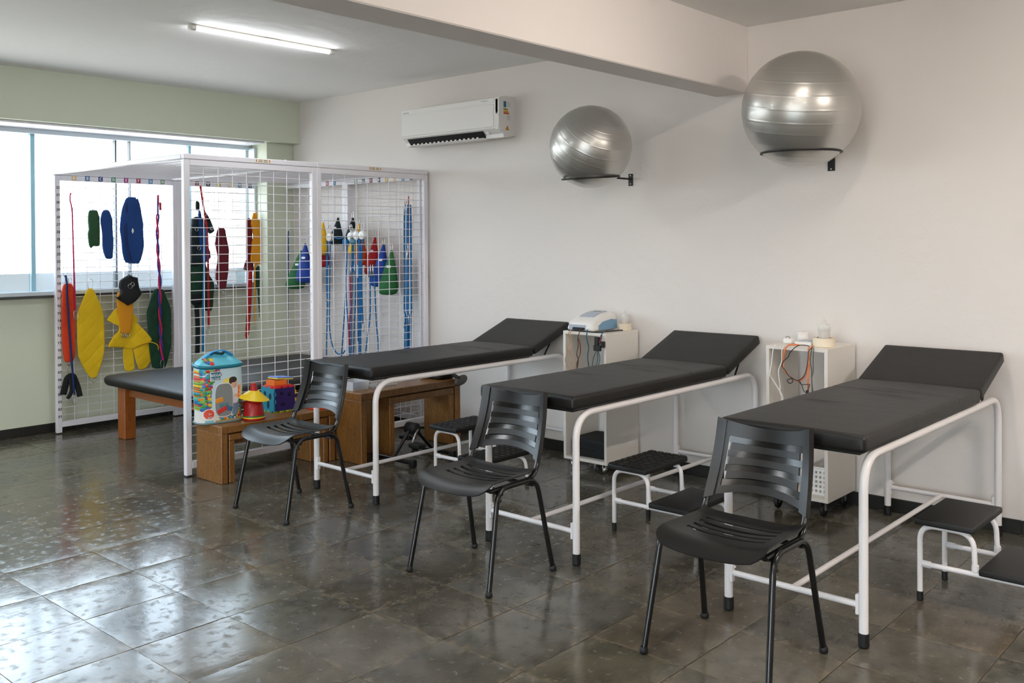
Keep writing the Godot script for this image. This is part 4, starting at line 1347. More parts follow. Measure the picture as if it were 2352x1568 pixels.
# ------------------------------------------------------------------ low padded divan inside the cage
func divan() -> void:
	var t := thing("divan", "low black padded divan on orange wooden legs inside the cage", "divan", Vector3(1.22, 0, 1.0))
	for s in [Vector2(-0.61, 0.77), Vector2(0.61, 0.77), Vector2(-0.61, -0.72), Vector2(0.61, -0.72)]:
		put("leg", MB.new().box(Vector3(s.x, 0, s.y - 0.085) if s.x < 0 else Vector3(s.x - 0.11, 0, s.y - 0.085), Vector3(s.x + 0.11 if s.x < 0 else s.x, 0.395, s.y), 0.004).done(), M.wood_orange, t)
	var r := MB.new()
	r.box(Vector3(-0.50, 0.315, 0.70), Vector3(0.50, 0.393, 0.74), 0.004)
	r.box(Vector3(-0.50, 0.315, -0.77), Vector3(0.50, 0.393, -0.73), 0.004)
	r.box(Vector3(-0.58, 0.315, -0.72), Vector3(-0.54, 0.393, 0.685), 0.004)
	r.box(Vector3(0.54, 0.315, -0.72), Vector3(0.58, 0.393, 0.685), 0.004)
	put("rail", r.done(), M.wood_orange, t)
	var bend := func(p: Vector3) -> Vector3:
		var e := maxf(absf(p.x) / 0.66, absf(p.z) / 0.88)
		return p + Vector3(0, -0.02 * pow(clampf((e - 0.7) / 0.3, 0.0, 1.0), 2.0) * clampf(p.y * 20.0, 0.0, 1.0), 0)
	put("pad", MB.new().cushion(Vector3(1.34, 0.095, 1.77), 0.045, Vector3i(16, 2, 20), bend, Transform3D(Basis(), Vector3(0.02, 0.443, -0.015))).done(), M.vinyl, t)


# ------------------------------------------------------------------ wooden benches that nest into one another, and what stands on them
func bench(label: String, lo: Vector3, hi: Vector3, thick: float) -> Node3D:
	var t := thing("nesting_bench", label, "bench", Vector3((lo.x + hi.x) / 2, 0, (lo.z + hi.z) / 2), 0.0, "wooden nesting benches")
	rput("top", MB.new().box(Vector3(lo.x, hi.y - thick, lo.z), hi, 0.004), M.wood, t)
	rput("side_panel", MB.new().box(Vector3(lo.x, 0, hi.z - thick), Vector3(hi.x, hi.y - thick, hi.z), 0.004), M.wood, t)
	rput("side_panel", MB.new().box(Vector3(lo.x, 0, lo.z), Vector3(hi.x, hi.y - thick, lo.z + thick), 0.004), M.wood, t)
	return t


func benches() -> void:
	bench("low wooden bench carrying the toys, largest of its nest", Vector3(2.145, 0, 1.17), Vector3(2.43, 0.345, 2.015), 0.045)
	bench("wooden bench nested inside the toy bench", Vector3(2.15, 0, 1.225), Vector3(2.428, 0.292, 1.960), 0.038)
	bench("smallest wooden bench, innermost under the toys", Vector3(2.15, 0, 1.272), Vector3(2.34, 0.245, 1.915), 0.034)
	bench("tall wooden bench under the farthest bed", Vector3(2.375, 0, 0.235), Vector3(2.675, 0.462, 1.150), 0.050)
	bench("wooden bench nested inside the tall bench", Vector3(2.40, 0, 0.295), Vector3(2.668, 0.405, 0.90), 0.045)
	toy_bag()
	# cone toy: stacked red cones wearing a yellow one
	var t := thing("cone_toy", "red plastic cone stack wearing a tilted yellow cone hat", "toy", Vector3(2.345, 0.345, 1.735))
	put("base_ring", MB.new().lathe([Vector2(0.0, 0.0), Vector2(0.069, 0.0), Vector2(0.071, 0.006), Vector2(0.068, 0.012), Vector2(0.066, 0.012)], 32).done(), M.red_plastic, t)
	put("base_ring", MB.new().lathe([Vector2(0.069, 0.012), Vector2(0.069, 0.018), Vector2(0.064, 0.019)], 32).done(), M.yellow_plastic, t)
	put("base_ring", MB.new().lathe([Vector2(0.067, 0.019), Vector2(0.067, 0.027), Vector2(0.062, 0.028)], 32).done(), M.green_plastic, t)
	put("cone", MB.new().lathe([Vector2(0.065, 0.027), Vector2(0.052, 0.112), Vector2(0.05, 0.114), Vector2(0.03, 0.16), Vector2(0.026, 0.17), Vector2(0.017, 0.220), Vector2(0.014, 0.224), Vector2(0.0, 0.224)], 32).done(), M.red_plastic, t)
	var hx := Transform3D(Basis(Vector3(0.747, 0, -0.665).cross(Vector3.UP).normalized(), -0.16), Vector3(0, 0.128, 0))
	put("cone_hat", MB.new().lathe([Vector2(0.095, 0.0), Vector2(0.095, 0.003), Vector2(0.026, 0.052), Vector2(0.0, 0.054)], 40, hx, true).lathe([Vector2(0.0, 0.046), Vector2(0.026, 0.044), Vector2(0.095, 0.0)], 40, hx).done(), M.yellow_plastic, t)
	foam_cube()
	# strip of orange foam at the end of the bench, and a blue foot of the cube set
	t = thing("foam_strip", "flat orange foam strip at the right end of the toy bench", "foam piece", Vector3(2.35, 0.345, 1.245))
	put("foam", MB.new().box(Vector3(-0.06, 0.0, -0.06), Vector3(0.07, 0.014, 0.06), 0.003).done(), mat("foam_orange", rgb(235, 84, 40), 0.7), t)
	# boxes on the tall bench
	t = thing("plastic_tub", "clear plastic tub of blue pieces on the tall bench", "tub", Vector3(2.47, 0.462, 1.045))
	var shell := func(x: float, y: float, z: float, w: float) -> MB:
		var b := MB.new()
		b.box(Vector3(-x, 0, -z), Vector3(x, w, z), 0.001)
		for s in [-1.0, 1.0]:
			b.box(Vector3(s * x - w / 2, 0, -z), Vector3(s * x + w / 2, y, z), 0.0008)
			b.box(Vector3(-x, 0, s * z - w / 2), Vector3(x, y, s * z + w / 2), 0.0008)
		return b
	put("tub", shell.call(0.075, 0.058, 0.065, 0.003).done(), M.clear_plastic, t)
	var rng := RandomNumberGenerator.new()
	rng.seed = 4
	for k in 14:
		var c := Vector3(rng.randf_range(-0.055, 0.055), 0.014 + 0.011 * (k / 5), rng.randf_range(-0.048, 0.048))
		var xf := Transform3D(Basis(Vector3.UP, rng.randf() * TAU) * Basis(Vector3.RIGHT, rng.randf_range(-0.5, 0.5)), c)
		put("blue_piece", MB.new().cushion(Vector3(0.034, 0.014, 0.022), 0.005, Vector3i(1, 1, 1), null, xf).done(), mat("piece_blue", rgb(20, 90, 190), 0.35), t)
	t = thing("plastic_basket", "low clear lattice basket on the tall bench beside the tub", "basket", Vector3(2.47, 0.462, 0.83))
	var lat := MB.new()
	lat.box(Vector3(-0.08, 0, -0.10), Vector3(0.08, 0.004, 0.10))
	for s in [-1.0, 1.0]:
		lat.box(Vector3(s * 0.08 - 0.003, 0.05, -0.10), Vector3(s * 0.08 + 0.003, 0.058, 0.10), 0.001)
		lat.box(Vector3(-0.08, 0.05, s * 0.10 - 0.003), Vector3(0.08, 0.058, s * 0.10 + 0.003), 0.001)
		for k in 9:
			for d in [-1.0, 1.0]:
				lat.tube([Vector3(s * 0.08, 0.0, -0.098 + k * 0.0235 - d * 0.0), Vector3(s * 0.08, 0.052, -0.098 + k * 0.0235 + d * 0.02)], 0.002, 5)
				lat.tube([Vector3(-0.078 + k * 0.0185, 0.0, s * 0.10), Vector3(-0.078 + k * 0.0185 + d * 0.016, 0.052, s * 0.10)], 0.002, 5)
	put("lattice", lat.done(), M.clear_plastic, t)
	# dark tool with an oval pad lying on the far end of the tall bench
	t = thing("padded_tool", "black tool with an oval grey pad on the far end of the tall bench", "tool", Vector3(2.52, 0.462, 0.33))
	put("body", MB.new().cushion(Vector3(0.22, 0.06, 0.15), 0.02, Vector3i(3, 2, 3), null, Transform3D(Basis(), Vector3(0.01, 0.03, 0))).done(), M.rubber, t)
	put("arm", MB.new().tube([Vector3(0.08, 0.05, 0.0), Vector3(0.16, 0.035, -0.02), Vector3(0.205, 0.01, -0.03)], 0.014, 10).done(), M.rubber, t)
	var px := Transform3D(Basis(Vector3(0, 0, 1), -1.15) * Basis(Vector3.UP, 0.3), Vector3(0.20, -0.005, -0.055))
	put("oval_pad", MB.new().lathe([Vector2(0.0, 0.013), Vector2(0.030, 0.012), Vector2(0.038, 0.006), Vector2(0.038, -0.006), Vector2(0.03, -0.012), Vector2(0.0, -0.013)], 28, px * Transform3D(Basis.from_scale(Vector3(0.85, 1, 1.75)), Vector3.ZERO)).done(), mat("pad_grey", rgb(88, 84, 78), 0.6), t)
	# pedal exerciser on the floor under the tall bench
	t = thing("pedal_exerciser", "black pedal exerciser on the floor beside the tall bench", "pedal exerciser", Vector3(2.80, 0, 0.80))
	var fr := MB.new()
	fr.tube([Vector3(-0.20, 0.026, 0.17), Vector3(0.17, 0.026, 0.17)], 0.014, 10)
	fr.tube([Vector3(-0.20, 0.026, -0.19), Vector3(0.17, 0.026, -0.19)], 0.014, 10)
	fr.tube(fillet([Vector3(-0.02, 0.03, 0.17), Vector3(-0.02, 0.22, 0.0), Vector3(-0.02, 0.03, -0.19)], 0.06), 0.012, 10)
	put("frame", fr.done(), M.black_tube, t)
	for p in [Vector3(-0.20, 0.026, 0.17), Vector3(0.17, 0.026, 0.17), Vector3(-0.20, 0.026, -0.19), Vector3(0.17, 0.026, -0.19)]:
		put("end_foot", MB.new().cushion(Vector3(0.045, 0.048, 0.042), 0.01, Vector3i(1, 1, 1), null, Transform3D(Basis(), p - Vector3(0, 0.002, 0))).done(), M.rubber, t)
	put("hub", MB.new().lathe([Vector2(0.0, -0.045), Vector2(0.036, -0.045), Vector2(0.04, -0.04), Vector2(0.04, 0.04), Vector2(0.036, 0.045), Vector2(0.0, 0.045)], 20, Transform3D(Basis(Vector3(0, 0, 1), PI / 2), Vector3(-0.02, 0.20, 0.0))).done(), M.rubber, t)
	for s in [-1.0, 1.0]:
		var ck := MB.new()
		ck.tube(curve([Vector3(-0.02 + s * 0.055, 0.20, 0), Vector3(-0.02 + s * 0.07, 0.17, s * 0.04), Vector3(-0.02 + s * 0.075, 0.12, s * 0.07)], 5), 0.007, 8)
		put("crank", ck.done(), M.chrome, t)
		put("pedal", MB.new().cushion(Vector3(0.10, 0.03, 0.075), 0.01, Vector3i(1, 1, 1), null, Transform3D(Basis(), Vector3(-0.02 + s * 0.13, 0.115, s * 0.075))).done(), M.rubber, t)


func toy_bag() -> void:
	var t := thing("toy_bag", "zipped bag of building blocks with a printed child, on the toy bench", "toy bag", Vector3(2.235, 0.345, 1.918), -0.12)
	# the print on the front, drawn once as a flat picture
	var W := 256
	var H := 320
	var im := Image.create_empty(W, H, false, Image.FORMAT_RGB8)
	var rng := RandomNumberGenerator.new()
	rng.seed = 12
	im.fill(rgb(196, 222, 232))
	im.fill_rect(Rect2i(0, 250, W, 70), rgb(225, 222, 214))
	var bright := [rgb(210, 40, 36), rgb(240, 190, 30), rgb(30, 110, 190), rgb(60, 150, 70), rgb(120, 60, 150), rgb(235, 120, 30), rgb(30, 160, 190), rgb(120, 185, 70)]
	var blk := func(x: int, y: int, s: int) -> void:
		var c: Color = bright[rng.randi() % bright.size()]
		im.fill_rect(Rect2i(x, y + 3, s, s - 3), c)
		im.fill_rect(Rect2i(x + 2, y, s / 3, 4), c.lightened(0.25))
		im.fill_rect(Rect2i(x + s / 2 + 1, y, s / 3, 4), c.lightened(0.25))
		im.fill_rect(Rect2i(x, y + s - 4, s, 4), c.darkened(0.3))
	for k in 260:
		var y := rng.randi_range(6, 226)
		blk.call(rng.randi_range(-6, 40 + int(60.0 * exp(-pow((y - 30) / 46.0, 2.0)))), y, rng.randi_range(11, 21))
	for k in 60:
		blk.call(rng.randi_range(100, 250), rng.randi_range(268, 298), rng.randi_range(10, 17))
	for k in 34:
		blk.call(rng.randi_range(206, 240), rng.randi_range(180, 285), rng.randi_range(11, 18))
	im.fill_rect(Rect2i(80, 300, 176, 20), rgb(180, 150, 100))
	var ell := func(cx: float, cy: float, rx: float, ry: float, c: Color, pw := 2.0) -> void:
		for y in range(maxi(0, int(cy - ry)), mini(H, int(cy + ry) + 1)):
			for x in range(maxi(0, int(cx - rx)), mini(W, int(cx + rx) + 1)):
				if pow(absf(x - cx) / rx, pw) + pow(absf(y - cy) / ry, pw) < 1.0:
					im.set_pixel(x, y, c)
	ell.call(150, 105, 34, 40, rgb(240, 222, 110))
	# child: trousers, shirt, arms, head, hair
	ell.call(196, 235, 22, 46, rgb(120, 140, 165), 3.0)
	ell.call(192, 168, 28, 46, rgb(228, 226, 226), 3.0)
	ell.call(206, 170, 22, 9, rgb(222, 178, 150))
	ell.call(186, 98, 24, 29, rgb(225, 182, 155))
	ell.call(182, 78, 24, 17, rgb(62, 46, 40))
	ell.call(166, 90, 8, 14, rgb(62, 46, 40))
	ell.call(196, 106, 3, 2, rgb(90, 60, 50))
	ell.call(197, 117, 5, 2, rgb(170, 90, 80))
	for k in 12:
		im.fill_rect(Rect2i(212 + (k % 2) * 12, 112 + (k / 2) * 12, 12, 12), [rgb(238, 150, 110), rgb(235, 190, 140), rgb(225, 110, 90), rgb(240, 200, 170)][k % 4])
	# round age badge
	ell.call(46, 262, 31, 31, rgb(238, 236, 232))
	ell.call(46, 262, 27, 27, rgb(222, 84, 58))
	ell.call(48, 306, 24, 10, rgb(130, 196, 208), 4.0)
	var pm := mat("bag_print", Color.WHITE, 0.35)
	pm.albedo_texture = ImageTexture.create_from_image(im)
	pm.texture_repeat = false
	# body: a soft drum, flattened in front; print on the side that faces the room
	var outline := func(a: float, k: float) -> Vector3:
		var c := cos(a)
		var s := sin(a)
		var px := signf(c) * pow(absf(c), 0.6) * 0.085
		var pz := signf(s) * pow(absf(s), 0.6) * 0.140
		return Vector3(px * k, 0, pz * k)
	var front := MB.new()
	front.smooth()
	var body := MB.new()
	body.smooth()
	var N := 44
	for side in 2:
		for i in N:
			var a0 := -1.75 + 3.5 * i / N if side == 0 else 1.75 + (TAU - 3.5) * i / N
			var a1 := -1.75 + 3.5 * (i + 1) / N if side == 0 else 1.75 + (TAU - 3.5) * (i + 1) / N
			for j in 10:
				var y0 := 0.345 * j / 10.0
				var y1 := 0.345 * (j + 1) / 10.0
				var k0 := 1.0 - 0.02 * sin(y0 * 22.0) + 0.02 * (y0 / 0.345)
				var k1 := 1.0 - 0.02 * sin(y1 * 22.0) + 0.02 * (y1 / 0.345)
				var p := [outline.call(a0, k0) + Vector3(0, y0, 0), outline.call(a1, k0) + Vector3(0, y0, 0), outline.call(a1, k1) + Vector3(0, y1, 0), outline.call(a0, k1) + Vector3(0, y1, 0)]
				if side == 0:
					# u runs from the +z edge (left in view) to the -z edge
					var uv := []
					for q in p:
						uv.append(Vector2(clampf(0.5 - q.z / 0.284, 0.004, 0.996), clampf(1.0 - q.y / 0.345, 0.004, 0.996)))
					front.quad_uv(p, uv, p[0] + p[2])
				else:
					body.quad(p[0], p[1], p[2], p[3], p[0] + p[2])
	put("printed_front", front.done(), pm, t)
	put("bag_back", body.done(), M.pane if false else mat("bag_clear", rgb(190, 205, 212), 0.3), t)
	# base piping, zip band and gathered lid with its handle
	var rim := []
	for i in 40:
		rim.append(outline.call(TAU * i / 40, 1.01) + Vector3(0, 0.006, 0))
	put("piping", MB.new().tube(rim, 0.006, 6, true).done(), mat("piping_grey", rgb(110, 135, 140), 0.4), t)
	rim = []
	for i in 40:
		var a := TAU * i / 40
		rim.append(outline.call(a, 1.03) + Vector3(0, 0.352 - 0.008 * cos(a), 0))
	put("zip_band", MB.new().tube(rim, 0.012, 6, true, -1.0, 0.4, Vector3(1, 0, 0)).done(), mat("zip_teal", rgb(10, 112, 132), 0.4), t)
	var lid := func(a_from: float, a_to: float) -> MB:
		var b := MB.new()
		b.smooth()
		for i in 24:
			var a0 := lerpf(a_from, a_to, i / 24.0)
			var a1 := lerpf(a_from, a_to, (i + 1) / 24.0)
			for j in 6:
				var f := [0.0, 0.0]
				var pt := func(a: float, s: float) -> Vector3:
					var k := 1.03 * (1.0 - s * 0.92)
					var q: Vector3 = outline.call(a, k)
					q.z = outline.call(a, lerpf(1.03, 0.45, s)).z
					return q + Vector3(0, 0.352 - 0.008 * cos(a) + 0.068 * pow(s, 0.8) * (1.0 + 0.08 * sin(a * 7.0)), 0)
				b.quad(pt.call(a0, j / 6.0), pt.call(a1, j / 6.0), pt.call(a1, (j + 1) / 6.0), pt.call(a0, (j + 1) / 6.0), Vector3(cos(a0), 1.2, sin(a0)))
		return b
	put("lid", lid.call(0.25, TAU - 1.6).done(), mat("lid_blue", rgb(90, 186, 208), 0.4), t)
	put("lid", lid.call(-1.6, 0.25).done(), M.lid_blue, t)
	var lp := MB.new()
	for k in 12:
		var a := rng.randf_range(0.15, 1.2)
		var c: Vector3 = outline.call(a, rng.randf_range(0.55, 0.95)) * Vector3(1, 1, 0.95)
		lp.cushion(Vector3(0.03, 0.012, 0.03), 0.004, Vector3i(1, 1, 1), null, Transform3D(Basis(), c))
	put("handle", MB.new().tube(curve([Vector3(0.02, 0.40, 0.09), Vector3(0.02, 0.432, 0.04), Vector3(0.02, 0.436, -0.03), Vector3(0.02, 0.405, -0.09)], 6), 0.014, 8, false, -1.0, 0.35, Vector3(0, 1, 0)).done(), mat("handle_blue", rgb(30, 140, 205), 0.45), t)
	# printed blocks on the lid: short flat patches following its slope
	for k in 9:
		var a := 0.35 + 0.1 * k
		var s := 0.25 + 0.3 * absf(sin(k * 1.7))
		var q: Vector3 = outline.call(a, 1.03 * (1.0 - s * 0.92))
		q.z = outline.call(a, lerpf(1.03, 0.45, s)).z
		q.y = 0.352 - 0.008 * cos(a) + 0.068 * pow(s, 0.8)
		var pb := MB.new()
		pb.box(Vector3(-0.013, -0.004, -0.013), Vector3(0.013, 0.004, 0.013), 0.002, Transform3D(Basis(Vector3(0, 0, 1), -0.62), q))
		put("printed_block", pb.done(), mat("lid_print_%d" % k, bright[k % bright.size()], 0.4), t)
	# logo and badge lettering, mesh window with blocks showing through
	var fx := 0.0875
	var logo := thing_part("logo", t)
	put("plate", MB.new().box(Vector3(fx - 0.004, 0.262, 0.018), Vector3(fx + 0.0006, 0.318, 0.086), 0.001).done(), M.cage_paint, logo)
	put("plate", MB.new().box(Vector3(fx - 0.003, 0.265, 0.021), Vector3(fx + 0.0016, 0.315, 0.083), 0.001).done(), M.zip_teal, logo)
	for w in [["MEGA", 0.303], ["BLOKS", 0.279]]:
		var tm := put("lettering", text_mesh(w[0], 0.0175), M.cage_paint, logo, Vector3(fx + 0.0022, w[1] - 0.006, 0.052))
		tm.rotation.y = PI / 2
	for w in [["1+", 0.072, 0.015], ["123", 0.050, 0.014]]:
		var tm := put("badge_lettering", text_mesh(w[0], w[2]), M.cage_paint, t, Vector3(0.0865, w[1] - 0.008, 0.0895))
		tm.rotation.y = PI / 2
	var win := []
	for k in 32:
		var a := TAU * k / 32
		win.append(Vector2(signf(cos(a)) * pow(absf(cos(a)), 0.55) * 0.056, signf(sin(a)) * pow(absf(sin(a)), 0.6) * 0.099))
	var wx := Transform3D(Basis(Vector3.UP, PI / 2), Vector3(fx - 0.006, 0.142, 0.0))
	put("window_rim", MB.new().prism(win.map(func(p: Vector2) -> Vector2: return p * 1.06), 0.007, wx).done(), M.cage_paint, t)
	put("mesh_window", MB.new().prism(win, 0.0085, wx).done(), mat("mesh_grey", rgb(134, 138, 138), 0.6), t)
	for w in [[Vector3(fx + 0.001, 0.143, 0.030), rgb(232, 150, 40), 0.25, 0.05], [Vector3(fx + 0.001, 0.082, 0.012), rgb(206, 48, 44), 0.45, 0.064], [Vector3(fx, 0.088, -0.03), rgb(52, 110, 150), -0.3, 0.05], [Vector3(fx, 0.11, 0.0), rgb(90, 130, 140), 0.1, 0.06]]:
		var bb := MB.new()
		bb.cushion(Vector3(0.007, 0.028, w[3]), 0.003, Vector3i(1, 1, 1), null, Transform3D(Basis(Vector3.RIGHT, w[2]), w[0]))
		put("block_showing", bb.done(), mat("show_%d" % int(w[0].y * 1000), w[1], 0.6), t)


func thing_part(called: String, parent: Node3D) -> Node3D:
	var o := Node3D.new()
	o.name = called
	parent.add_child(o, true)
	return o


# cube of interlocking foam sheets with a few pieces on top
func foam_cube() -> void:
	var t := thing("foam_cube", "foam puzzle cube with a cyan and a dark purple face on the toy bench", "toy cube", Vector3(2.20, 0.345, 1.455))
	var S := 0.083
	var faces := [["cyan", rgb(34, 150, 178), Basis()], ["purple", rgb(42, 22, 96), Basis(Vector3.UP, PI / 2)], ["red", rgb(226, 40, 34), Basis(Vector3.RIGHT, -PI / 2)], ["yellow", rgb(232, 196, 40), Basis(Vector3.UP, PI)], ["lime", rgb(170, 200, 60), Basis(Vector3.RIGHT, PI / 2)], ["orange", rgb(235, 120, 40), Basis(Vector3.UP, -PI / 2)]]
	for f in faces.size():
		# toothed outline: teeth meet the gaps of the neighbours
		var poly := []
		var n := 6
		var flip := f % 2 == 0
		for side in 4:
			for k in n:
				var out := (k % 2 == 0) == flip
				var r := S if out and k > 0 and k < n - 1 else S - 0.010
				for e in [k, k + 1]:
					var s := lerpf(-S + 0.010, S - 0.010, float(e) / n)
					poly.append([Vector2(s, -r), Vector2(r, s), Vector2(-s, r), Vector2(-r, -s)][side])
		var clean := []
		for p in poly:
			if clean.is_empty() or clean[-1].distance_to(p) > 1e-5:
				clean.append(p)
		if clean[0].distance_to(clean[-1]) < 1e-5:
			clean.pop_back()
		var xf := Transform3D(faces[f][2], Vector3(0, S, 0) + faces[f][2] * Vector3(0, 0, S - 0.011 + 0.0004 * f))
		var b := MB.new()
		b.prism(clean, 0.010, xf)
		var sheet := put("foam_sheet", b.done(), mat("foam_" + faces[f][0], faces[f][1], 0.75), t)
		# cut-out shapes pressed into the sheet
		if f < 2:
			var cuts := MB.new()
			for c in [[-0.028, 0.034, 0.014, 0.016], [0.030, 0.020, 0.014, 0.021], [-0.020, -0.036, 0.021, 0.013] if f == 1 else [0.008, -0.034, 0.012, 0.028]]:
				var el := []
				for k in 18:
					var a := TAU * k / 18
					el.append(Vector2(c[0] + cos(a) * c[2], c[1] + sin(a) * c[3] * (1.0 if sin(a) > 0 or f == 0 else 0.3)))
				cuts.prism(el, 0.0105, xf)
			put("cut_shape", cuts.done(), mat("foam_cut_%d" % f, rgb(6, 52, 70) if f == 0 else rgb(18, 10, 44), 0.9), sheet)
	t = thing("foam_block", "orange foam block lying on top of the foam cube", "foam piece", Vector3(2.195, 0.513, 1.455))
	put("block", MB.new().prism([Vector2(-0.058, -0.045), Vector2(0.04, -0.045), Vector2(0.058, -0.02), Vector2(0.058, 0.045), Vector2(-0.058, 0.045)], 0.034, Transform3D(Basis(Vector3.RIGHT, -PI / 2) * Basis(Vector3(0, 0, 1), PI / 2), Vector3.ZERO)).done(), M.foam_orange, t)
	t = thing("foam_slab", "tilted lilac and yellow foam slab on the orange block", "foam piece", Vector3(2.195, 0.549, 1.44))
	t.rotation = Vector3(-0.10, 0.1, 0)
	put("slab", MB.new().box(Vector3(-0.05, 0.0, -0.075), Vector3(0.05, 0.008, 0.06), 0.003).done(), mat("slab_yellow", rgb(216, 206, 70), 0.7), t)
	put("slab", MB.new().box(Vector3(-0.048, 0.008, -0.073), Vector3(0.048, 0.017, 0.058), 0.003).done(), mat("slab_lilac", rgb(122, 140, 212), 0.7), t)


# ------------------------------------------------------------------ open white cabinets on castors
func cabinet(label: String, lo: Vector3, hi: Vector3, caster: Material) -> Node3D:
	var c := Vector3((lo.x + hi.x) / 2, 0, (lo.z + hi.z) / 2)
	var t := thing("open_cabinet", label, "cabinet", c, 0.0, "white open cabinets between the beds")
	var w := 0.019
	rput("top_board", MB.new().box(Vector3(lo.x, hi.y - w, lo.z), hi, 0.0012), M.white_board, t)
	rput("bottom_board", MB.new().box(lo, Vector3(hi.x, lo.y + w, hi.z), 0.0012), M.white_board, t)
	rput("side_board", MB.new().box(Vector3(lo.x, lo.y + w, lo.z), Vector3(lo.x + w, hi.y - w, hi.z), 0.0012), M.white_board, t)
	rput("side_board", MB.new().box(Vector3(hi.x - w, lo.y + w, lo.z), Vector3(hi.x, hi.y - w, hi.z), 0.0012), M.white_board, t)
	for x in [lo.x + 0.045, hi.x - 0.045]:
		for z in [lo.z + 0.05, hi.z - 0.05]:
			var r: float = (lo.y - 0.014) / 2.0
			var fk := MB.new()
			fk.box(Vector3(x - 0.018, lo.y - 0.004, z - 0.018), Vector3(x + 0.018, lo.y, z + 0.018), 0.001)
			for s in [-1.0, 1.0]:
				fk.box(Vector3(x + s * 0.013 - 0.002, r - 0.002, z - 0.008), Vector3(x + s * 0.013 + 0.002, lo.y - 0.003, z + 0.014), 0.001)
			var f := rput("caster_fork", fk, M.chrome, t)
			var wh := MB.new()
			wh.lathe([Vector2(0.0, -0.009), Vector2(r * 0.9, -0.009), Vector2(r, -0.005), Vector2(r, 0.005), Vector2(r * 0.9, 0.009), Vector2(0.0, 0.009)], 18, Transform3D(Basis(Vector3(0, 0, 1), PI / 2), Vector3(x, r, z)))
			put("wheel", wh.done(), caster, f)
	return t


func wires(called: String, label: String, runs: Array, z: float, r: float, m: Material, group := "leads hanging from the cabinets") -> Node3D:
	var base := Vector3(runs[0][0], 9.0, z)
	for run in runs:
		for i in range(1, run.size(), 2):
			base.y = minf(base.y, run[i])
	var o := thing(called, label, "cable", base, 0.0, group)
	for run in runs:
		var pts := []
		for i in range(0, run.size(), 2):
			pts.append(Vector3(run[i], run[i + 1], z + 0.006 * sin(i * 1.3) if run[i + 1] < 0.86 else z - 0.02 * (run[i + 1] - 0.86) / 0.05))
		rput("lead", MB.new().tube(curve(pts, 5), r, 6), m, o)
	return o


func tape_roll(label: String, at: Vector3, r: float, h: float) -> void:
	var t := thing("tape_roll", label, "tape roll", at, 0.0, "rolls of cream tape on the cabinets")
	put("roll", MB.new().lathe([Vector2(r * 0.66, 0.0), Vector2(r - 0.002, 0.0), Vector2(r, 0.002), Vector2(r, h - 0.002), Vector2(r - 0.002, h), Vector2(r * 0.66, h)], 40, Transform3D(), true).done(), M.tape, t)
	put("core", MB.new().lathe([Vector2(r * 0.66, h), Vector2(r * 0.6, h), Vector2(r * 0.6, 0.0), Vector2(r * 0.66, 0.0)], 40, Transform3D(), true).done(), mat("core_red", rgb(150, 70, 50), 0.7), t)


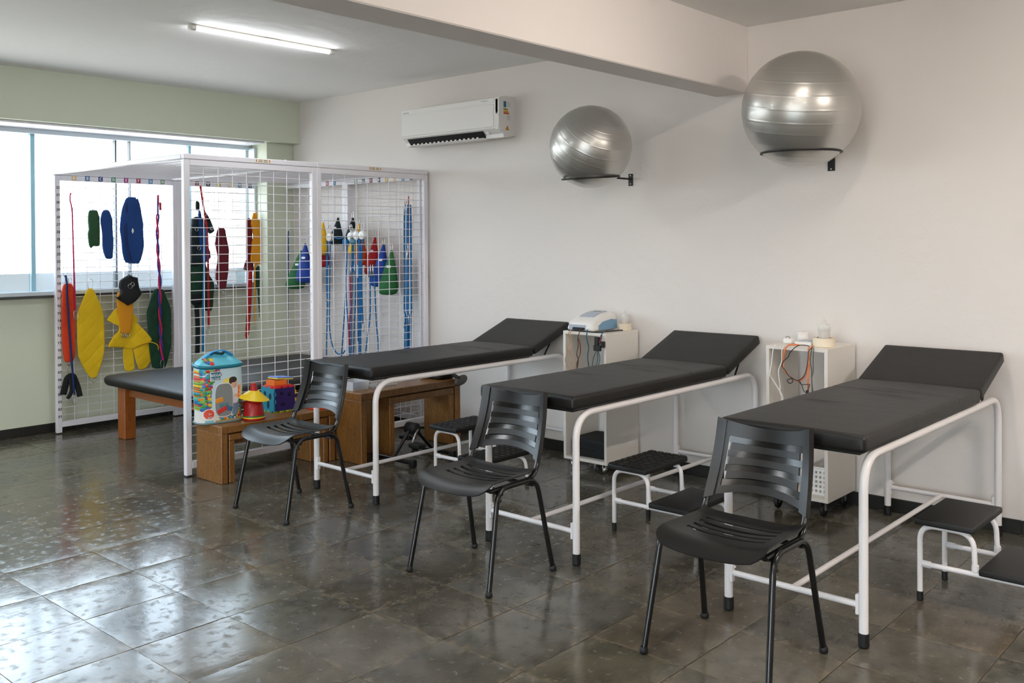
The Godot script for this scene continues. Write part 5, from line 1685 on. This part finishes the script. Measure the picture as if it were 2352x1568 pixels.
func cabinets() -> void:
	cabinet("white open cabinet with the therapy device on top, between the two farther beds", Vector3(3.715, 0.062, 0.005), Vector3(4.052, 0.876, 0.352), M.chrome)
	cabinet("white open cabinet with looped leads on its front, between the two nearer beds", Vector3(5.118, 0.085, 0.005), Vector3(5.462, 0.882, 0.362), M.rubber)
	# device on the far cabinet
	var t := thing("therapy_device", "white and blue electrotherapy device with leads plugged in its front", "therapy device", Vector3(3.835, 0.876, 0.20))
	var ramp := func(p: Vector3) -> Vector3:
		var u := clampf((p.y + 0.05) / 0.1, 0.0, 1.0)
		var back := clampf((0.14 - p.z) / 0.28, 0.0, 1.0)
		return Vector3(p.x * (1.0 - 0.14 * u), -0.05 + u * (0.062 + 0.050 * sin(back * PI * 0.62)), p.z * (1.0 - 0.12 * u) - 0.004 * u)
	put("housing", MB.new().cushion(Vector3(0.225, 0.1, 0.285), 0.030, Vector3i(10, 6, 14), ramp, Transform3D(Basis(), Vector3(0, 0.052, 0))).done(), M.plastic_white, t)
	put("side_cheek", MB.new().prism([Vector2(-0.085, 0.010), Vector2(0.112, 0.010), Vector2(0.112, 0.066), Vector2(0.06, 0.072), Vector2(-0.03, 0.060), Vector2(-0.08, 0.036)], 0.008, Transform3D(Basis(Vector3(0, 0, -1), Vector3(0.12, 1, 0).normalized(), Vector3(1, 0, 0)).orthonormalized() if false else Basis(Vector3.UP, PI / 2), Vector3(0.1035, 0.0, 0))).done(), M.plastic_blue, t)
	var scr := func(u: float, w: float) -> Vector3:
		var z := lerpf(0.075, -0.105, w)
		var p := Vector3(lerpf(-0.065, 0.065, u) * (1.0 - 0.2 * w), 0.05, z)
		return (ramp.call(p) as Vector3) + Vector3(0, 0.0545, 0)
	put("control_panel", MB.new().sheet(scr, 6, 10, 0.003).done(), M.plastic_grey, t)
	var key := func(u: float, w: float) -> Vector3:
		return scr.call(lerpf(0.3, 0.75, u), lerpf(0.6, 0.82, w)) + Vector3(0, 0.002, 0)
	put("display", MB.new().sheet(key, 4, 4, 0.002).done(), mat("display_dark", rgb(108, 114, 124), 0.2), t)
	put("socket_panel", MB.new().box(Vector3(-0.085, 0.008, 0.130), Vector3(0.045, 0.042, 0.1385), 0.002).done(), M.plastic_grey, t)
	put("plug_row", MB.new().box(Vector3(-0.045, 0.012, 0.136), Vector3(0.045, 0.026, 0.156), 0.004).done(), M.rubber, t)
	wires("electrode_leads", "pale peach leads hanging at the left of the therapy device", [[3.785, 0.885, 3.774, 0.860, 3.781, 0.824, 3.773, 0.775, 3.755, 0.732, 3.748, 0.689, 3.769, 0.657, 3.790, 0.628], [3.787, 0.885, 3.792, 0.847, 3.797, 0.791, 3.787, 0.754, 3.791, 0.706, 3.803, 0.629], [3.777, 0.764, 3.802, 0.735, 3.824, 0.709, 3.829, 0.673, 3.815, 0.635]], 0.372, 0.0022, M.peach_wire)
	wires("electrode_leads", "brown leads hanging below the middle of the therapy device", [[3.862, 0.892, 3.852, 0.845, 3.848, 0.794, 3.844, 0.738, 3.847, 0.697, 3.843, 0.638], [3.855, 0.834, 3.869, 0.802, 3.863, 0.745, 3.854, 0.703, 3.837, 0.676, 3.843, 0.638]], 0.372, 0.003, M.brown_wire)
	wires("electrode_leads", "teal twisted lead hanging straight down from the therapy device", [[3.915, 0.893, 3.921, 0.844, 3.930, 0.786, 3.931, 0.731, 3.932, 0.659]], 0.374, 0.0042, M.teal_wire)
	wires("electrode_leads", "teal leads bunched with black plugs at the right of the far cabinet", [[4.044, 0.889, 4.024, 0.861, 4.012, 0.819, 4.005, 0.778, 3.999, 0.723, 3.992, 0.673], [4.037, 0.888, 4.022, 0.85, 4.015, 0.820, 4.010, 0.778, 4.016, 0.724, 4.008, 0.674], [3.993, 0.772, 3.972, 0.721, 3.955, 0.664]], 0.372, 0.0026, M.teal_wire)
	var p := thing("plug_adapter", "black plugs tied together hanging at the right of the far cabinet", "plug", Vector3(4.01, 0.775, 0.375))
	for b in [[Vector3(-0.018, 0.0, 0), Vector3(0.012, 0.082, 0.02)], [Vector3(-0.018, -0.004, 0.012), Vector3(0.034, 0.030, 0.03)], [Vector3(0.026, 0.018, 0.0), Vector3(0.052, 0.056, 0.02)]]:
		put("plug", MB.new().box(b[0], b[1], 0.003).done(), M.rubber, p)
	put("red_clip", MB.new().tube([Vector3(0.02, 0.045, 0.012), Vector3(0.03, 0.075, 0.012), Vector3(0.036, 0.095, 0.01)], 0.006, 7, false, 0.003).done(), mat("clip_red", rgb(120, 24, 30), 0.4), p)
	p = thing("black_cable", "black cable lying along the front edge of the far cabinet's top", "cable", Vector3(3.9, 0.876, 0.33))
	rput("lead", MB.new().tube(curve([Vector3(3.75, 0.881, 0.345), Vector3(3.88, 0.880, 0.349), Vector3(3.99, 0.880, 0.347), Vector3(4.02, 0.884, 0.30), Vector3(4.035, 0.884, 0.20), Vector3(4.04, 0.882, 0.16)], 5), 0.004, 7), M.black_wire, p)
	tape_roll("cream tape roll at the back of the far cabinet's top, beside the therapy device", Vector3(4.006, 0.876, 0.085), 0.044, 0.044)
	bottle("clear squeeze bottle standing in the tape roll on the far cabinet", Vector3(4.006, 0.877, 0.085), 0.023, 0.075, 0.026)
	# black bag in the far cabinet
	p = thing("black_bag", "soft black zipped bag on the bottom board of the far cabinet", "bag", Vector3(3.885, 0.081, 0.185))
	var soft := func(q: Vector3) -> Vector3: return q + Vector3(0, 0.012 * cos(q.x * 9.0) * clampf(q.y * 15.0, 0.0, 1.0), 0)
	put("body", MB.new().cushion(Vector3(0.285, 0.115, 0.27), 0.028, Vector3i(8, 3, 8), soft, Transform3D(Basis(), Vector3(0, 0.0575, 0))).done(), M.black_cloth, p)
	var zp := []
	for k in 24:
		var a := TAU * k / 24
		zp.append(Vector3(signf(cos(a)) * pow(absf(cos(a)), 0.3) * 0.1435, 0.062, signf(sin(a)) * pow(absf(sin(a)), 0.3) * 0.136))
	put("zip", MB.new().tube(zp, 0.004, 6, true).done(), M.rubber, p)
	# near cabinet
	wires("power_cord", "thin white cord hanging at the left of the near cabinet", [[5.179, 0.888, 5.168, 0.861, 5.157, 0.789, 5.152, 0.729, 5.162, 0.702, 5.204, 0.647, 5.223, 0.612, 5.215, 0.573], [5.231, 0.889, 5.219, 0.865, 5.214, 0.799, 5.202, 0.752, 5.205, 0.669, 5.207, 0.641, 5.215, 0.614, 5.212, 0.573]], 0.378, 0.0034, M.white_wire)
	wires("electrode_leads", "orange leads looped in a ring on the front of the near cabinet", [[5.312, 0.895, 5.286, 0.896, 5.250, 0.890, 5.236, 0.860, 5.229, 0.810, 5.230, 0.764, 5.250, 0.738, 5.279, 0.716, 5.318, 0.707, 5.344, 0.731, 5.363, 0.775, 5.369, 0.821, 5.366, 0.866, 5.382, 0.892, 5.392, 0.895], [5.308, 0.893, 5.280, 0.893, 5.246, 0.885, 5.233, 0.855, 5.226, 0.80, 5.233, 0.758, 5.256, 0.733, 5.284, 0.712, 5.314, 0.711, 5.348, 0.738, 5.360, 0.78, 5.372, 0.83, 5.363, 0.872, 5.366, 0.890], [5.369, 0.773, 5.363, 0.714, 5.361, 0.655], [5.372, 0.80, 5.368, 0.714, 5.363, 0.655]], 0.380, 0.003, M.orange_wire)
	wires("electrode_leads", "black twisted leads knotted round the orange loop", [[5.370, 0.893, 5.338, 0.897, 5.302, 0.889, 5.273, 0.856, 5.257, 0.831, 5.232, 0.804, 5.224, 0.779, 5.240, 0.758, 5.263, 0.733, 5.286, 0.716, 5.318, 0.713, 5.344, 0.737, 5.360, 0.781, 5.370, 0.830, 5.371, 0.870, 5.390, 0.890], [5.318, 0.710, 5.334, 0.693, 5.372, 0.696, 5.375, 0.685, 5.360, 0.656, 5.347, 0.658, 5.334, 0.687, 5.321, 0.707], [5.279, 0.719, 5.256, 0.710, 5.253, 0.699, 5.269, 0.692, 5.282, 0.701, 5.279, 0.719]], 0.388, 0.0022, M.black_wire)
	wires("electrode_leads", "grey pair of leads hanging straight beside the orange loop", [[5.379, 0.885, 5.376, 0.822, 5.379, 0.773, 5.385, 0.732, 5.383, 0.644], [5.389, 0.886, 5.392, 0.823, 5.388, 0.762, 5.385, 0.725, 5.388, 0.644]], 0.376, 0.0026, M.grey_wire)
	p = thing("plug_tip", "dark plug at the lower end of the orange leads", "plug", Vector3(5.361, 0.62, 0.382))
	put("tip", MB.new().cushion(Vector3(0.014, 0.045, 0.012), 0.004, Vector3i(1, 1, 1), null, Transform3D(Basis(), Vector3(0, 0.022, 0))).done(), mat("plug_brown", rgb(44, 12, 12), 0.4), p)
	p = thing("white_device", "small flat white device with a grey lid on the near cabinet", "device", Vector3(5.292, 0.882, 0.24))
	put("body", MB.new().box(Vector3(-0.045, 0, -0.05), Vector3(0.045, 0.022, 0.05), 0.004).done(), M.plastic_white, p)
	put("lid", MB.new().box(Vector3(-0.036, 0.022, -0.046), Vector3(0.036, 0.025, 0.032), 0.002).done(), M.plastic_grey, p)
	p = thing("white_adapter", "white plug adapter with a wire hook at the left of the near cabinet's top", "adapter", Vector3(5.185, 0.882, 0.22))
	put("body", MB.new().cushion(Vector3(0.05, 0.032, 0.06), 0.010, Vector3i(2, 2, 2), null, Transform3D(Basis(), Vector3(0, 0.016, 0))).done(), M.plastic_white, p)
	put("hook", MB.new().tube(curve([Vector3(-0.01, 0.03, 0.02), Vector3(-0.005, 0.040, 0.025), Vector3(0.012, 0.040, 0.028), Vector3(0.018, 0.030, 0.03)], 4), 0.0016, 5).done(), M.grey_wire, p)
	p = thing("white_pot", "small round white pot at the back of the near cabinet's top", "pot", Vector3(5.20, 0.882, 0.085))
	put("pot", MB.new().lathe([Vector2(0.0, 0.0), Vector2(0.026, 0.0), Vector2(0.03, 0.004), Vector2(0.03, 0.04), Vector2(0.027, 0.044)], 24).done(), M.plastic_white, p)
	put("lid", MB.new().lathe([Vector2(0.031, 0.042), Vector2(0.031, 0.054), Vector2(0.028, 0.056), Vector2(0.0, 0.056)], 24, Transform3D(), true).done(), M.board_edge, p)
	tape_roll("wide cream tape roll on the right of the near cabinet's top", Vector3(5.39, 0.882, 0.24), 0.058, 0.046)
	bottle("clear tapered bottle standing in the tape roll on the near cabinet", Vector3(5.39, 0.883, 0.24), 0.024, 0.10, 0.033)
	# white basket inside the near cabinet
	p = thing("white_basket", "white perforated plastic basket at the bottom of the near cabinet", "basket", Vector3(5.372, 0.104, 0.185))
	var b := MB.new()
	b.box(Vector3(-0.058, 0, -0.115), Vector3(0.058, 0.004, 0.115), 0.001)
	var cols := 9
	for s in [-1.0, 1.0]:
		# walls as bars between square holes
		for k in 6:
			var y := 0.004 + k * 0.0245
			b.box(Vector3(s * 0.058 - 0.002, y, -0.115), Vector3(s * 0.058 + 0.002, y + (0.012 if k < 5 else 0.018), 0.115))
			b.box(Vector3(-0.058, y, s * 0.115 - 0.002), Vector3(0.058, y + (0.012 if k < 5 else 0.018), s * 0.115 + 0.002))
		for k in cols + 1:
			var z := -0.115 + k * 0.23 / cols
			b.box(Vector3(s * 0.058 - 0.0018, 0.004, z - 0.0065), Vector3(s * 0.058 + 0.0018, 0.14, z + 0.0065))
		for k in 6:
			var x := -0.058 + k * 0.116 / 5
			b.box(Vector3(x - 0.006, 0.004, s * 0.115 - 0.0018), Vector3(x + 0.006, 0.14, s * 0.115 + 0.0018))
	put("perforated_shell", b.done(), M.plastic_white, p)
	put("rim", MB.new().tube(fillet([Vector3(-0.06, 0.145, 0.0), Vector3(-0.06, 0.145, 0.117), Vector3(0.06, 0.145, 0.117), Vector3(0.06, 0.145, -0.117), Vector3(-0.06, 0.145, -0.117), Vector3(-0.06, 0.145, 0.0)], 0.012), 0.004, 6).done(), M.plastic_white, p)


func bottle(label: String, at: Vector3, r0: float, h: float, r1: float) -> void:
	var t := thing("squeeze_bottle", label, "bottle", at, 0.0, "clear bottles in the tape rolls")
	put("body", MB.new().lathe([Vector2(0.0, 0.0), Vector2(r0, 0.0), Vector2(r0 + 0.001, 0.003), Vector2(r1, h), Vector2(r1 * 1.06, h + 0.004), Vector2(r1 * 1.06, h + 0.014), Vector2(r1 * 0.4, h + 0.02), Vector2(r1 * 0.28, h + 0.036), Vector2(r1 * 0.16, h + 0.042), Vector2(0.0, h + 0.056)], 28).done(), M.clear_plastic, t)
	put("gel", MB.new().lathe([Vector2(0.0, 0.002), Vector2(r0 - 0.002, 0.002), Vector2(r1 - 0.003, h * 0.86), Vector2(0.0, h * 0.86)], 24).done(), mat("gel", rgb(222, 214, 204), 0.3), t)


# ------------------------------------------------------------------ on the wall
func wall_things() -> void:
	# air conditioner: profile (z, y) swept along x
	var t := thing("air_conditioner", "white split air conditioner high on the long wall beside the window corner", "air conditioner", Vector3(2.472, 2.18, -0.03))
	var L := 1.018
	var sweep := func(poly: Array, x0: float, x1: float) -> MB:
		return MB.new().prism(poly, x1 - x0, Transform3D(Basis(Vector3(0, 0, 1), Vector3(0, 1, 0), Vector3(-1, 0, 0)), Vector3(x1, 0, 0)))
	var h := L / 2
	put("body", sweep.call([Vector2(0.0, 0.02), Vector2(0.105, 0.002), Vector2(0.125, 0.004), Vector2(0.128, 0.03), Vector2(0.172, 0.066), Vector2(0.176, 0.08), Vector2(0.176, 0.27), Vector2(0.168, 0.284), Vector2(0.13, 0.294), Vector2(0.0, 0.298)], -h, h).done(), M.plastic_white, t)
	var panel := MB.new()
	panel.box(Vector3(-h + 0.004, 0.075, 0.168), Vector3(h - 0.045, 0.238, 0.1795), 0.005)
	panel.box(Vector3(-h + 0.004, 0.242, 0.165), Vector3(h - 0.045, 0.283, 0.1785), 0.005)
	put("front_panel", panel.done(), M.plastic_white, t)
	var side := MB.new()
	side.box(Vector3(h - 0.042, 0.045, 0.11), Vector3(h + 0.002, 0.286, 0.176), 0.012)
	put("end_cheek", side.done(), M.plastic_white, t)
	# air outlet: dark slot in the sloping underside, open flap with fins
	var slope := Transform3D(Basis(Vector3.RIGHT, 0.72), Vector3(0, 0.040, 0.148))
	put("outlet", MB.new().box(Vector3(-h + 0.05, -0.045, -0.005), Vector3(h - 0.17, 0.020, 0.004), 0.001, slope).done(), M.dark, t)
	put("flap", MB.new().box(Vector3(-h + 0.07, -0.012, -0.003), Vector3(h - 0.16, 0.024, 0.003), 0.003, Transform3D(Basis(Vector3.RIGHT, 1.25), Vector3(0, -0.002, 0.138))).done(), M.plastic_white, t)
	for k in 16:
		var x := -h + 0.10 + k * 0.045
		put("fin", MB.new().prism([Vector2(-0.012, 0.0), Vector2(0.012, 0.0), Vector2(0.006, 0.015), Vector2(-0.006, 0.015)], 0.002, Transform3D(Basis(Vector3.UP, 0.3), Vector3(x, 0.005, 0.139))).done(), M.plastic_white, t)
	put("indicator", MB.new().box(Vector3(h - 0.145, -0.012, 0.001), Vector3(h - 0.115, 0.01, 0.0055), 0.002, slope).done(), mat("indicator", rgb(236, 238, 250), 0.2), t)
	put("brand_mark", MB.new().box(Vector3(-h + 0.02, 0.252, 0.1785), Vector3(-h + 0.085, 0.259, 0.1790)).done(), M.plastic_grey, t)
	put("brand_mark", MB.new().box(Vector3(h - 0.17, 0.262, 0.1785), Vector3(h - 0.10, 0.267, 0.1790)).done(), M.plastic_grey, t)
	# energy label and warning sign on the right-hand end
	var ex := h + 0.0025
	var lab := put("energy_label", MB.new().box(Vector3(ex - 0.001, 0.118, 0.05), Vector3(ex + 0.0006, 0.262, 0.130)).done(), M.board_edge, t)
	for s in [[0.215, 0.258, 0.10, 0.128, rgb(20, 120, 150)], [0.200, 0.207, 0.085, 0.128, rgb(70, 120, 60)], [0.190, 0.199, 0.080, 0.128, rgb(220, 190, 60)], [0.180, 0.189, 0.076, 0.128, rgb(225, 150, 60)], [0.168, 0.179, 0.070, 0.128, rgb(200, 80, 40)]]:
		put("label_print", MB.new().box(Vector3(ex, s[0], s[2]), Vector3(ex + 0.0012, s[1], s[3])).done(), mat("print_%d" % int(s[0] * 1000), s[4], 0.5), lab)
	var tx := MB.new()
	for y in [0.250, 0.241, 0.232, 0.223, 0.157, 0.149, 0.141, 0.130]:
		tx.box(Vector3(ex, y, 0.058), Vector3(ex + 0.001, y + 0.003, 0.092))
	put("label_print", tx.done(), M.plastic_grey, lab)
	put("warning_sign", MB.new().prism([Vector2(-0.017, 0.0), Vector2(0.017, 0.0), Vector2(0.0, 0.034)], 0.0012, Transform3D(Basis(Vector3.UP, PI / 2), Vector3(ex, 0.055, 0.088))).done(), mat("warning", rgb(214, 140, 50), 0.5), t)
	# silver balls in their wall rings
	ball("small", Vector3(3.965, 2.026, 0.385), 0.2525, Vector3(0.62, 0.74, 0.25), "smaller silver exercise ball, to the left, held by a black wall ring", "black ring bracket under the smaller silver ball", 1.834, 0.17, 0.075, 3.978)
	ball("large", Vector3(5.312, 2.130, 0.345), 0.303, Vector3(0.16, 0.96, 0.18), "larger silver exercise ball, beside the end of the ceiling beam", "black ring bracket under the larger silver ball", 1.903, 0.198, 0.0, 5.318)
	# two cable covers and a small socket low on the wall give the plain wall its fittings
	var so := thing("wall_socket", "white wall socket behind the near cabinet", "socket", Vector3(5.37, 0.79, -0.03))
	put("plate", MB.new().box(Vector3(-0.035, -0.055, 0.0), Vector3(0.035, 0.055, 0.008), 0.003).done(), M.plastic_white, so)
	put("plug", MB.new().cushion(Vector3(0.03, 0.045, 0.03), 0.008, Vector3i(1, 1, 1), null, Transform3D(Basis(), Vector3(0.0, 0.01, 0.022))).done(), M.plastic_white, so)


func ball(_size: String, c: Vector3, r: float, axis: Vector3, label: String, ring_label: String, ring_y: float, ring_r: float, tilt: float, plate_x: float) -> void:
	var t := thing("exercise_ball", label, "exercise ball", c - Vector3(0, r, 0), 0.0, "silver exercise balls on the wall")
	# moulded with fine raised rings round a tilted axis
	var prof := []
	var N := 260
	for k in N + 1:
		var a := PI * k / N
		var lat := rad_to_deg(a) - 90.0
		var rr := r
		for q in [-66.0, -56.0, -47.0, -33.0, -19.0, -8.0, 5.0, 18.0, 32.0, 44.0, 54.0, 64.0]:
			rr += 0.0010 * exp(-pow((lat - q) / 0.6, 2.0))
		prof.append(Vector2(maxf(0.0, sin(a) * rr), -cos(a) * rr))
	prof[0].x = 0.0
	prof[N].x = 0.0
	var up := axis.normalized()
	var ex := up.cross(Vector3(0, 0, 1)).normalized()
	put("ball", MB.new().lathe(prof, 96, Transform3D(Basis(ex, up, ex.cross(up)), Vector3(0, r, 0))).done(), M.silver_ball, t)
	var b := thing("ball_bracket", ring_label, "wall bracket", Vector3(plate_x, ring_y - 0.07, -0.03), 0.0, "ring brackets under the exercise balls")
	var pts := []
	for k in 48:
		var a := TAU * k / 48
		pts.append(Vector3(c.x + cos(a) * (ring_r + 0.004), ring_y - tilt * sin(a) * ring_r, c.z + sin(a) * (ring_r + 0.004)))
	rput("ring", MB.new().tube(pts, 0.008, 8, true, -1.0, 0.7, Vector3.UP), M.rubber, b)
	var back := Vector3(c.x, ring_y + tilt * ring_r, c.z - ring_r - 0.004)
	rput("arm", MB.new().tube([back, Vector3(plate_x, back.y - 0.002, -0.026)], 0.006, 8), M.rubber, b)
	var top := back.y + (0.032 if tilt > 0.0 else -0.004)
	var pl := MB.new()
	if tilt > 0.0:
		pl.box(Vector3(plate_x - 0.017, top - 0.078, -0.03), Vector3(plate_x + 0.017, top, -0.025), 0.001)
	else:
		pl.prism([Vector2(-0.02, -0.072), Vector2(0.02, -0.072), Vector2(0.02, 0.0), Vector2(-0.02, -0.022)], 0.005, Transform3D(Basis(), Vector3(plate_x, top, -0.03)))
	rput("plate", pl, M.rubber, b)
	for y in ([top - 0.012, top - 0.066] if tilt > 0.0 else [top - 0.062]):
		rput("screw", MB.new().lathe([Vector2(0.006, 0.0), Vector2(0.005, 0.003), Vector2(0.0, 0.004)], 10, Transform3D(Basis(Vector3.RIGHT, PI / 2), Vector3(plate_x, y, -0.025))), M.chrome, b)
